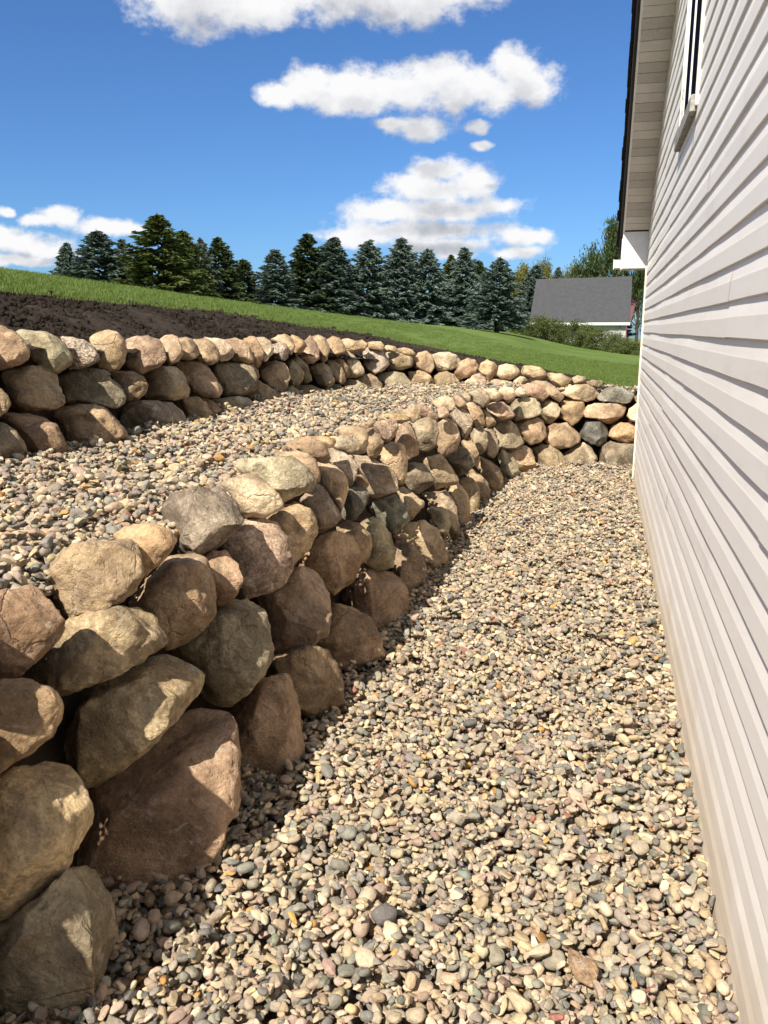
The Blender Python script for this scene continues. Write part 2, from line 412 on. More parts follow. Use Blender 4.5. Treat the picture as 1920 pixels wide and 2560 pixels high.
# (tile, kind, angular 0..1, outline) - the outline of each boulder as seen, in its tile's pixels
LOW = [
('T1','r',.5,[(-60,470),(60,440),(180,430),(250,500),(305,590),(318,660),(270,740),(160,830),(60,910),(-60,960),(-160,900),(-160,560)]),
('T1','b',.9,[(235,320),(330,235),(460,205),(600,185),(670,200),(705,270),(712,360),(690,450),(600,520),(470,570),(310,590),(265,500),(235,400)]),
('T1','o',.2,[(570,175),(620,135),(720,115),(800,122),(850,155),(880,195),(860,250),(800,320),(720,385),(640,380),(600,280)]),
('T1','k',.9,[(790,30),(850,-30),(960,-65),(1110,-60),(1185,0),(1215,70),(1205,120),(1140,200),(1060,260),(1010,278),(890,265),(830,150)]),
('T1','b',.2,[(640,520),(720,400),(800,320),(870,272),(970,265),(1030,300),(1070,380),(1085,480),(1075,570),(1020,650),(930,720),(830,748),(700,640)]),
('T1','b',.8,[(1000,300),(1070,252),(1130,255),(1190,320),(1215,400),(1190,460),(1150,515),(1090,528),(1040,430)]),
('T1','p',.15,[(1090,220),(1150,150),(1230,95),(1300,85),(1380,115),(1440,190),(1465,280),(1460,350),(1420,420),(1330,470),(1230,490),(1150,420),(1100,320)]),
('T1','y',.2,[(1330,90),(1400,30),(1480,15),(1550,45),(1585,110),(1585,170),(1545,250),(1465,325),(1400,300),(1350,200)]),
('T1','y2',.8,[(110,890),(200,760),(330,600),(450,560),(600,528),(700,540),(770,580),(830,660),(830,710),(760,770),(690,830),(600,870),(480,930),(320,985),(200,960)]),
('T1','o',.15,[(-80,920),(60,892),(160,905),(260,950),(305,1010),(305,1090),(265,1180),(180,1250),(60,1330),(-60,1400),(-150,1200)]),
('T1','y2',.6,[(250,1270),(320,1150),(400,1020),(480,940),(620,870),(760,765),(870,775),(960,810),(1010,870),(1020,920),(980,990),(915,1080),(780,1210),(690,1300),(580,1390),(470,1440),(410,1430),(380,1360),(300,1300)]),
('T1','g',.3,[(850,740),(950,690),(1060,590),(1150,500),(1230,492),(1310,545),(1345,620),(1365,700),(1360,790),(1320,870),(1250,960),(1150,1028),(1060,1020),(990,960),(900,850)]),
('T1','t2',.35,[(1290,480),(1400,430),(1450,345),(1530,335),(1600,380),(1640,450),(1655,560),(1640,660),(1560,730),(1450,748),(1360,745),(1320,640)]),
('T2','r',.4,[(310,720),(360,460),(385,240),(540,95),(690,-35),(850,-120),(960,-160),(1100,-140),(1170,-60),(1198,40),(1198,200),(1190,340),(1120,480),(1040,600),(970,760),(900,880),(760,990),(620,1060),(460,1000),(330,900)]),
('T1','r',.5,[(1130,1060),(1200,980),(1300,900),(1400,870),(1460,910),(1500,1010),(1515,1150),(1522,1280),(1505,1390),(1430,1480),(1330,1510),(1240,1480),(1195,1400),(1190,1200)]),
('Z3','b',.4,[(1150,960),(1260,900),(1330,880),(1410,905),(1455,960),(1485,1050),(1488,1130),(1420,1190),(1320,1220),(1240,1160),(1180,1050)]),
('T2','k2',.7,[(-150,1050),(0,980),(160,860),(260,760),(350,650),(470,665),(550,720),(600,810),(628,860),(600,990),(560,1070),(530,1180),(470,1290),(420,1400),(350,1500),(100,1640),(-150,1640)]),
('T2','y',.5,[(-150,290),(0,180),(140,115),(270,100),(360,130),(400,190),(415,265),(460,320),(468,400),(430,480),(370,590),(320,680),(220,790),(120,890),(0,970),(-150,1000)]),
('T3','l',.25,[(230,850),(300,790),(420,745),(520,737),(600,770),(700,850),(780,930),(820,1010),(815,1080),(740,1130),(630,1175),(450,1170),(410,1080),(330,950)]),
('T3','v2',.3,[(320,670),(420,610),(560,580),(720,565),(920,560),(1000,610),(1090,690),(1150,780),(1150,850),(1080,910),(960,970),(830,1025),(740,960),(560,820),(400,740)]),
('T3','t',.1,[(740,560),(830,515),(960,505),(1080,530),(1160,600),(1200,700),(1200,760),(1160,825),(1050,760),(900,640)]),
('T3','b',.8,[(790,490),(880,430),(980,380),(1080,360),(1190,400),(1260,430),(1290,510),(1290,600),(1250,640),(1180,620),(1080,560),(900,510)]),
('T3','o',.7,[(1080,375),(1200,358),(1320,375),(1360,390),(1330,470),(1270,480),(1180,410)]),
('T4','v2',.1,[(525,460),(560,390),(620,350),(720,352),(780,390),(808,440),(790,500),(700,545),(620,530),(560,500)]),
('T4','t',.4,[(575,300),(650,260),(760,258),(850,285),(885,350),(880,450),(850,520),(760,545),(700,540),(640,400)]),
('T4','b',.4,[(850,290),(930,295),(1000,350),(1035,430),(1020,500),(960,578),(880,560),(850,470)]),
('T4','b',.7,[(730,250),(830,235),(935,205),(930,270),(860,285)]),
('T4','p',.5,[(915,260),(980,215),(1110,183),(1160,200),(1180,270),(1160,340),(1110,400),(1060,420),(990,370),(930,310)]),
('T4','y',.6,[(970,165),(1080,135),(1230,140),(1295,190),(1270,210),(1200,235),(1080,200)]),
('T4','t',.6,[(1150,420),(1170,300),(1220,235),(1280,215),(1320,270),(1360,370),(1392,470),(1385,540),(1290,590),(1180,560)]),
('T4','w',.7,[(470,480),(560,490),(640,520),(720,580),(790,660),(770,740),(740,810),(690,858),(620,760),(500,620)]),
('T4','t',.15,[(370,640),(450,620),(550,650),(630,720),(680,810),(685,900),(660,990),(610,1100),(540,1000),(440,850)]),
('T4','k2',.9,[(200,1000),(280,900),(360,835),(440,880),(480,950),(550,1040),(600,1120),(615,1170),(560,1240),(450,1310),(365,1355),(310,1250),(260,1100)]),
('T4','d',.6,[(610,1110),(650,1000),(700,880),(780,862),(860,890),(890,950),(880,1010),(840,1090),(760,1195),(680,1200),(620,1180)]),
('T4','b',.3,[(740,790),(790,715),(850,760),(885,850),(850,900),(770,880)]),
('T4','w2',.4,[(720,560),(860,555),(960,600),(1070,660),(1150,720),(1185,800),(1170,900),(1060,950),(900,990),(870,900),(850,780),(780,660)]),
('T4','t2',.5,[(980,580),(1040,460),(1100,425),(1200,430),(1250,470),(1275,600),(1275,720),(1240,830),(1190,880),(1150,720),(1060,640)]),
('T4','d2',1.,[(850,1080),(930,1010),(1030,980),(1155,945),(1200,1010),(1260,1060),(1300,1120),(1310,1200),(1240,1270),(1140,1340),(1090,1270),(1000,1170),(900,1140)]),
('T4','b2',.8,[(1160,900),(1230,865),(1330,925),(1445,1020),(1430,1070),(1350,1160),(1300,1200),(1240,1050)]),
('T5','k2',.3,[(460,880),(540,862),(640,880),(700,950),(740,1030),(720,1090),(640,1140),(580,1180),(500,1140),(440,1080)]),
('T5','b2',.4,[(600,840),(700,800),(800,785),(860,830),(920,920),(980,1020),(975,1080),(880,1100),(760,1130),(740,1020),(680,900)]),
('T5','v',.5,[(525,490),(600,430),(690,410),(760,440),(790,560),(760,700),(690,750),(610,750),(570,620)]),
('T5','b2',.4,[(750,480),(860,420),(950,450),(990,550),(1005,640),(960,740),(840,805),(760,760),(740,620)]),
('T5','w',.4,[(890,390),(960,320),(1030,310),(1090,370),(1130,450),(1110,560),(1050,630),(1000,560),(940,430)]),
('T5','p',.4,[(580,310),(640,290),(720,330),(775,400),(770,440),(690,440),(610,390)]),
('T5','t',.5,[(370,370),(450,330),(540,285),(600,300),(612,350),(580,430),(530,470),(490,430)]),
('T5','l',.2,[(715,260),(790,210),(870,195),(930,230),(950,290),(920,350),(850,350),(760,320)]),
('T5','p',.4,[(770,330),(830,290),(885,320),(892,400),(840,420),(785,420)]),
('T5','b',.3,[(930,200),(990,190),(1050,250),(1075,320),(1000,320),(950,280)]),
('T5','g',.3,[(980,180),(1060,160),(1110,215),(1105,260),(1050,250)]),
('T5','g',.25,[(1085,170),(1130,130),(1200,120),(1270,160),(1305,230),(1285,290),(1220,320),(1150,270)]),
('T5','t',.5,[(1060,290),(1120,262),(1190,300),(1240,380),(1255,500),(1150,510),(1120,430),(1080,340)]),
('T5','t',.4,[(1225,340),(1290,370),(1360,460),(1340,500),(1270,510)]),
('T5','v',.3,[(1100,590),(1140,520),(1220,505),(1270,570),(1285,660),(1260,740),(1200,790),(1130,740)]),
('T5','v',.3,[(1240,540),(1300,510),(1350,560),(1380,650),(1385,750),(1340,820),(1270,790),(1250,650)]),
('T5','b',.3,[(1010,660),(1080,615),(1150,680),(1190,770),(1200,850),(1170,910),(1100,850),(1050,750)]),
('T5','k2',.5,[(855,800),(930,740),(1000,690),(1080,740),(1130,810),(1150,880),(1110,930),(1040,980),(990,1000),(940,920)]),
('Z7','t2',.3,[(1000,920),(1080,850),(1160,832),(1230,870),(1270,960),(1285,1040),(1240,1110),(1170,1140),(1100,1080),(1040,980)]),
('Z7','t2',.3,[(985,990),(1020,940),(1090,950),(1145,1000),(1175,1080),(1160,1160),(1080,1230),(1020,1170)]),
('Z7','v',.3,[(830,850),(890,815),(950,840),(990,900),(1015,1000),(1000,1070),(930,1100),(860,1060),(840,960)]),
('Z7','b',.4,[(700,870),(760,830),(830,850),(880,900),(895,960),(880,1020),(830,1060),(780,1000)]),
('Z7','o',.35,[(490,1070),(560,960),(640,900),(720,888),(790,910),(825,970),(835,1060),(800,1140),(700,1215),(600,1170),(520,1120)]),
('Z7','r',.5,[(735,1230),(800,1100),(870,1060),(950,1095),(1030,1115),(1075,1190),(1085,1290),(1060,1380),(980,1460),(880,1440),(800,1330)]),
('Z3','b',.5,[(1370,870),(1400,780),(1440,710),(1520,715),(1600,770),(1650,860),(1660,940),(1600,980),(1500,1040),(1430,1000)]),
('T5','w3',.6,[(600,1190),(720,1140),(850,1150),(920,1200),(960,1300),(985,1420),(1000,1540),(980,1630),(920,1670),(850,1560),(760,1400),(660,1290)]),
('T5','v',.6,[(670,1340),(740,1295),(830,1310),(890,1380),(915,1480),(890,1560),(840,1620),(760,1500),(710,1430)]),
('T5','b2',.4,[(830,1090),(920,1060),(1010,1090),(1080,1180),(1105,1300),(1100,1430),(1060,1510),(1010,1530),(970,1350),(900,1180)]),
('T5','t2',.2,[(985,1050),(1060,1010),(1140,1030),(1190,1110),(1200,1220),(1190,1340),(1120,1400),(1100,1250),(1050,1120)]),
('T5','b2',.3,[(1030,980),(1120,930),(1210,980),(1280,1070),(1310,1150),(1280,1240),(1220,1270),(1190,1130),(1130,1020)]),
('T5','b2',.3,[(1150,900),(1210,810),(1310,850),(1400,930),(1435,1030),(1420,1110),(1350,1160),(1310,1140),(1260,1020)]),
('T5','v',.3,[(1370,790),(1430,745),(1520,790),(1580,880),(1600,960),(1540,1050),(1440,1070),(1410,940)]),
('T6','v',.4,[(210,700),(270,650),(380,645),(440,690),(490,790),(515,870),(470,910),(370,930),(275,940),(240,830)]),
('T6','o2',.3,[(420,670),(520,640),(650,615),(710,650),(740,720),(740,800),(690,860),(590,890),(520,850),(480,760)]),
('T6','b2',.3,[(720,860),(745,720),(820,670),(950,670),(1020,730),(1085,790),(1070,860),(990,910),(880,930),(780,910)]),
('T6','d3',.7,[(1065,760),(1110,690),(1130,640),(1220,622),(1300,650),(1350,720),(1365,790),(1340,850),(1280,900),(1190,880),(1100,820)]),
('T6','o',.5,[(1375,770),(1400,690),(1480,665),(1600,670),(1700,690),(1720,800),(1680,880),(1560,870),(1430,840),(1385,820)]),
('T6','k',.5,[(1255,960),(1300,890),(1390,850),(1520,865),(1660,880),(1730,950),(1730,1080),(1620,1140),(1400,1140),(1290,1080)]),
('T6','v2',.9,[(905,990),(1000,910),(1110,862),(1170,890),(1220,960),(1250,1020),(1240,1090),(1120,1130),(960,1110)]),
('T6','b2',.5,[(600,930),(690,880),(790,890),(860,930),(910,990),(940,1060),(900,1120),(760,1150),(680,1130),(640,1030)]),
('T6','t',.5,[(300,950),(420,940),(520,895),(590,930),(625,1010),(640,1100),(600,1150),(500,1160),(440,1080)]),
('T6','t',.4,[(130,510),(190,465),(310,460),(380,510),(425,580),(390,630),(250,645),(180,590)]),
('T6','v',.4,[(370,490),(440,430),(530,412),(630,425),(680,480),(700,550),(660,600),(560,630),(420,650),(390,620),(400,560)]),
('T6','v2',.7,[(660,600),(690,470),(760,430),(840,460),(885,530),(870,600),(800,670),(740,680)]),
('T6','o2',.4,[(870,610),(890,470),(940,425),(1040,420),(1110,460),(1130,520),(1110,600),(1060,660),(1000,695),(930,650)]),
('T6','t',.3,[(1100,600),(1150,500),(1230,470),(1370,460),(1490,475),(1535,520),(1510,600),(1440,660),(1370,680),(1280,640),(1190,620)]),
('T6','l',.4,[(1550,600),(1570,530),(1650,470),(1740,500),(1750,620),(1660,670),(1580,640)]),
('T6','q',.3,[(490,300),(560,270),(660,280),(740,340),(765,400),(700,455),(630,430),(560,390)]),
('T6','t',.6,[(580,280),(650,242),(740,250),(820,300),(880,350),(915,410),(860,460),(800,420),(740,340)]),
('T6','l',.5,[(890,360),(950,310),(1040,282),(1150,285),(1240,310),(1270,370),(1230,430),(1140,460),(1000,430),(930,400)]),
('T6','g2',.6,[(1260,420),(1290,340),(1380,310),(1500,315),(1590,350),(1620,400),(1600,450),(1540,480),(1400,460),(1290,450)]),
('T6','b',.5,[(1620,410),(1660,385),(1720,400),(1720,450),(1640,455)]),
('T6','w',.5,[(425,350),(480,305),(540,340),(570,400),(500,410),(440,400)]),
('T6','l',.5,[(90,340),(160,322),(250,340),(305,390),(300,430),(230,460),(180,440),(130,390)]),
('T6','l',.5,[(265,340),(330,310),(410,320),(440,380),(420,430),(360,470),(310,430)]),
]
UPP = [
('T7','b',.2,[(-250,150),(-100,70),(20,60),(140,110),(230,190),(290,290),(285,370),(220,440),(100,480),(-100,520),(-250,450)]),
('T7','v',.4,[(170,115),(300,98),(450,115),(570,170),(660,240),(710,330),(720,410),(680,470),(580,525),(420,490),(310,380),(240,240)]),
('T7','pg',.4,[(605,180),(720,168),(850,205),(950,270),(990,350),(970,420),(900,470),(760,500),(690,480),(680,370),(650,250)]),
('T7','y3',.15,[(895,190),(960,130),(1080,100),(1180,130),(1250,210),(1270,320),(1245,420),(1190,490),(1090,510),(960,470),(930,340),(910,260)]),
('T7','t3',.15,[(1230,460),(1260,200),(1350,165),(1480,158),(1590,200),(1645,290),(1655,390),(1600,460),(1420,545),(1290,520)]),
('T7','t2',.7,[(0,540),(110,490),(280,460),(450,448),(530,480),(575,560),(600,680),(640,770),(630,830),(560,880),(350,925),(150,935),(90,900),(30,700)]),
('T7','k',.35,[(580,560),(690,510),(820,485),(980,490),(1100,560),(1200,640),(1250,750),(1245,820),(1160,880),(1060,870),(900,850),(650,830),(600,700)]),
('T7','d',.4,[(800,495),(950,483),(1060,500),(1110,560),(1000,580),(880,540)]),
('T7','t2',.2,[(1100,530),(1200,508),(1330,515),(1440,570),(1478,640),(1460,720),(1390,790),(1270,805),(1200,720),(1130,610)]),
('T7','t2',.4,[(-200,750),(-60,650),(20,690),(80,760),(105,840),(70,910),(-20,980),(-200,980)]),
('T7','v',.2,[(-200,1100),(-50,1020),(60,1040),(160,1110),(230,1200),(258,1290),(180,1370),(0,1450),(-200,1450)]),
('T7','r',.25,[(0,970),(100,930),(280,935),(430,970),(560,1040),(620,1130),(660,1240),(640,1320),(400,1350),(260,1310),(160,1180),(60,1060)]),
('T7','b',.25,[(480,920),(620,850),(800,820),(950,830),(1070,890),(1170,980),(1230,1070),(1255,1150),(1150,1230),(950,1280),(700,1300),(610,1150),(540,1000)]),
('T8','w4',.5,[(-360,900),(-280,830),(-130,800),(50,805),(200,830),(290,890),(330,980),(300,1070),(100,1120),(-200,1130),(-340,1040)]),
('T8','t',.3,[(65,210),(130,155),(200,145),(260,175),(300,270),(310,350),(270,410),(180,450),(110,420),(80,300)]),
('T8','b2',.4,[(250,190),(330,165),(400,195),(450,250),(480,320),(440,380),(350,405),(290,390),(265,280)]),
('T8','t',.25,[(410,205),(500,185),(580,200),(650,260),(675,330),(660,410),(600,445),(530,450),(440,410),(430,330)]),
('T8','l2',.4,[(490,185),(640,178),(740,200),(800,270),(820,350),(770,400),(680,415),(620,330),(560,240)]),
('T8','t3',.3,[(740,200),(830,180),(910,205),(980,270),(1015,360),(1010,410),(960,440),(870,420),(800,400),(770,300)]),
('T8','o2',.3,[(910,200),(980,160),(1040,180),(1090,250),(1125,330),(1115,400),(1060,475),(990,440),(980,350),(940,260)]),
('T8','l2',.3,[(1045,180),(1110,168),(1180,205),(1220,280),(1210,340),(1150,400),(1110,410),(1080,290)]),
('T8','pg',.4,[(1200,250),(1280,220),(1340,240),(1370,310),(1360,380),(1320,405),(1220,385),(1205,320)]),
('T8','t',.2,[(1190,200),(1260,150),(1330,140),(1400,175),(1430,260),(1420,310),(1380,345),(1290,270)]),
('T8','o',.3,[(1390,150),(1460,165),(1520,210),(1540,260),(1500,330),(1430,350),(1400,240)]),
('T8','v',.8,[(1370,360),(1420,340),(1490,385),(1560,460),(1595,560),(1590,610),(1530,630),(1490,540),(1420,440)]),
('T8','v',.4,[(1340,410),(1400,400),(1470,455),(1520,530),(1510,600),(1460,665),(1390,650),(1350,540)]),
('T8','t2',.3,[(1050,480),(1130,430),(1220,405),(1310,430),(1360,480),(1380,580),(1350,670),(1270,725),(1220,700),(1120,630),(1070,560)]),
('T8','b',.3,[(205,440),(300,410),(420,405),(500,425),(570,480),(640,580),(700,680),(690,740),(640,775),(500,770),(390,740),(300,600)]),
('T8','k2',.3,[(570,460),(660,430),(780,418),(920,435),(1000,470),(1040,550),(1050,640),(1020,710),(900,755),(720,770),(660,680),(600,560)]),
('T8','b',.3,[(960,450),(1020,450),(1060,500),(1075,560),(1050,600),(1000,560)]),
('T8','t2',.3,[(-120,560),(-40,500),(100,465),(220,465),(300,520),(350,620),(378,720),(350,770),(250,800),(130,800),(-40,790),(-120,700)]),
('T8','b2',.25,[(940,760),(1010,640),(1060,600),(1150,650),(1240,720),(1290,790),(1310,850),(1150,900),(1020,880)]),
('T8','v',.3,[(1270,720),(1340,670),(1400,655),(1460,700),(1495,770),(1480,830),(1360,870),(1290,820)]),
('T8','v2',.3,[(600,800),(720,775),(880,760),(960,780),(1030,840),(1000,910),(850,950),(720,940),(640,870)]),
('T8','b',.6,[(210,820),(330,770),(460,770),(540,830),(600,930),(580,1000),(470,1020),(330,1020),(270,900)]),
('T8','b',.5,[(450,770),(560,780),(640,830),(695,900),(620,960),(520,930)]),
('T9','o2',.3,[(225,200),(290,160),(360,185),(410,260),(418,310),(340,370),(240,378),(240,290)]),
('T9','t',.3,[(60,170),(150,150),(220,185),(250,250),(260,310),(230,400),(170,430),(110,300)]),
('T9','t3',.35,[(-60,300),(-20,220),(70,160),(120,220),(155,300),(155,380),(100,430),(20,440),(-50,390)]),
('T9','t',.5,[(360,200),(440,182),(540,215),(620,250),(600,310),(510,330),(420,310),(380,250)]),
('T9','o',.3,[(510,215),(580,195),(640,240),(620,280),(560,260)]),
('T9','t',.4,[(630,225),(700,215),(770,215),(805,260),(790,310),(720,300),(650,280)]),
('T9','b',.5,[(805,265),(840,250),(910,265),(930,300),(900,325),(820,315)]),
('T9','t',.4,[(925,285),(1010,275),(1080,295),(1115,340),(1080,370),(1000,330),(940,320)]),
('T9','v2',.3,[(360,350),(430,315),(500,345),(560,420),(600,490),(600,540),(520,575),(430,580),(390,450)]),
('T9','w5',.5,[(590,330),(620,280),(700,262),(770,295),(830,370),(850,440),(800,500),(700,545),(620,520),(590,440)]),
('T9','v2',.6,[(820,330),(900,315),(1000,310),(1070,340),(1090,400),(1075,470),(980,500),(840,510),(830,470),(840,420)]),
('T9','b2',.3,[(1095,400),(1140,330),(1220,308),(1275,345),(1300,410),(1300,480),(1260,530),(1180,510),(1100,480)]),
('T9','l2',.4,[(1280,350),(1350,320),(1440,318),(1520,350),(1565,410),(1540,470),(1470,500),(1340,510),(1290,440)]),
('T9','o2',.3,[(1540,520),(1570,420),(1640,385),(1710,400),(1750,470),(1720,540),(1640,570),(1560,580)]),
('T9','b',.3,[(250,390),(330,375),(400,400),(450,480),(460,540),(420,580),(380,500),(320,430)]),
('T9','b2',.2,[(225,400),(300,400),(370,450),(415,540),(420,600),(370,645),(300,600),(240,500)]),
('T9','v',.35,[(60,480),(110,440),(190,425),(250,460),(290,550),(310,610),(260,680),(220,700),(130,630),(80,540)]),
('T9','v2',.25,[(730,560),(800,525),(900,510),(990,530),(1050,590),(1070,640),(1000,690),(820,690),(760,620)]),
('T9','t',.3,[(1045,520),(1120,505),(1190,500),(1260,550),(1305,620),(1250,670),(1080,670),(1050,590)]),
('T9','t',.25,[(1275,570),(1350,525),(1430,512),(1500,545),(1550,610),(1520,680),(1330,680),(1290,630)]),
('T9','l2',.25,[(1570,640),(1640,590),(1700,565),(1760,600),(1770,670),(1600,690)]),
('T9','t2',.25,[(500,580),(590,545),(660,535),(730,575),(785,650),(760,710),(650,720),(540,650)]),
('T9','k',.4,[(390,640),(450,590),(540,600),(620,650),(650,690),(600,740),(430,750)]),
('T9','d',.5,[(250,700),(290,640),(350,650),(420,700),(430,760),(300,780)]),
('T9','b',.2,[(-200,700),(-80,650),(80,650),(190,690),(265,740),(200,800),(-100,810)]),
('T6','l2',.3,[(248,190),(270,100),(340,75),(430,95),(480,140),(470,190),(390,235),(290,230)]),
('T6','t',.4,[(490,150),(520,100),(590,92),(690,115),(740,160),(740,220),(700,240),(590,225),(500,190)]),
('T6','t2',.6,[(750,180),(810,165),(920,190),(1000,230),(990,270),(900,320),(850,300),(780,240)]),
('T6','v',.5,[(1000,220),(1050,195),(1130,205),(1150,240),(1120,280),(1020,270)]),
('T6','g',.5,[(1135,260),(1200,238),(1300,250),(1305,290),(1270,315),(1180,295)]),
('T6','o2',.3,[(60,140),(90,70),(150,35),(220,65),(255,110),(250,170),(200,240),(160,250),(100,190)]),
('T6','o2',.2,[(-180,170),(-130,60),(-40,20),(20,50),(55,120),(40,180),(-60,220),(-130,235)]),
('T6','v2',.4,[(415,250),(480,205),(550,210),(570,240),(500,300),(430,290)]),
('T6','l',.5,[(185,260),(220,218),(300,240),(400,260),(430,300),(400,360),(220,350),(190,300)]),
('T6','l2',.3,[(-70,270),(0,190),(80,170),(130,210),(160,290),(130,350),(-50,350)]),
]
SK.update({'y2': ((.30,.24,.155), .2, 1.0, .45, .4), 't2': ((.315,.25,.17), .15, .5, .25, .05), 'k2': ((.215,.18,.135), .15, .7, .25, .1), 'v2': ((.33,.285,.21), .2, .4, .25, 0),
           'w2': ((.33,.26,.21), .25, 1.0, .3, .4), 'w3': ((.28,.23,.17), .25, 1.0, .2, .3), 'd2': ((.16,.158,.13), .15, .4, .15, .1), 'b2': ((.31,.24,.165), .15, .4, .3, .05),
           'd3': ((.125,.125,.118), .2, .3, .05, 0), 'o2': ((.315,.23,.15), .2, .4, .25, 0), 'q': ((.275,.18,.14), .25, .4, .1, 0), 'g2': ((.25,.24,.21), .3, .3, .05, .15),
           'pg': ((.29,.24,.20), .9, .7, .05, .1), 'y3': ((.37,.30,.20), .12, .5, .25, 0), 't3': ((.335,.25,.185), .2, .4, .2, 0), 'w4': ((.31,.265,.215), .3, .8, .3, .5),
           'l2': ((.41,.335,.25), .25, .5, .15, 0), 'w5': ((.38,.345,.29), .25, .8, .5, .15)})
STONE_LABEL = {('LOW', 3): 'grey boulder with a rust stain', ('LOW', 6): 'round pinkish granite boulder', ('LOW', 13): 'large square reddish boulder at the foot of the wall',
               ('LOW', 37): 'split slate grey boulder with sharp edges', ('LOW', 74): 'dark slate grey boulder', ('LOW', 87): 'dull red boulder', ('UPP', 6): 'dark grey banded boulder',
               ('UPP', 28): 'dark grey boulder', ('UPP', 3): 'round yellowish boulder on top', ('UPP', 45): 'pale boulder with a rusty red stain'}

def hull(P):
    P = sorted(map(tuple, P))
    def half(pts):
        h = []
        for p in pts:
            while len(h) > 1 and (h[-1][0]-h[-2][0])*(p[1]-h[-2][1])-(h[-1][1]-h[-2][1])*(p[0]-h[-2][0]) <= 0: h.pop()
            h.append(p)
        return h[:-1]
    return np.array(half(P)+half(P[::-1]))
def outline(P):
    """radius by angle around the middle of a convex outline, corners eased"""
    H = hull(P); x, y = H[:, 0], H[:, 1]; x2, y2 = np.roll(x, -1), np.roll(y, -1)
    cr = x*y2-x2*y; A = cr.sum()/2; c = np.array([((x+x2)*cr).sum(), ((y+y2)*cr).sum()])/(6*A)
    n = 144; th = np.linspace(-math.pi, math.pi, n, endpoint=False); r = np.zeros(n)
    for k, a in enumerate(th):
        d = np.array([math.cos(a), math.sin(a)]); best = 1e9
        for p, q in zip(H, np.roll(H, -1, axis=0)):
            e = q-p; den = d[0]*e[1]-d[1]*e[0]
            if abs(den) < 1e-9: continue
            w_ = p-c; s_ = (w_[0]*e[1]-w_[1]*e[0])/den; u_ = (w_[0]*d[1]-w_[1]*d[0])/den
            if s_ > 0 and -1e-6 <= u_ <= 1+1e-6: best = min(best, s_)
        r[k] = best
    k = np.exp(-(np.arange(-8, 9)/2.0)**2); k /= k.sum()
    r = np.convolve(np.r_[r[-8:], r, r[:8]], k, 'valid')*1.035
    return c, th, r

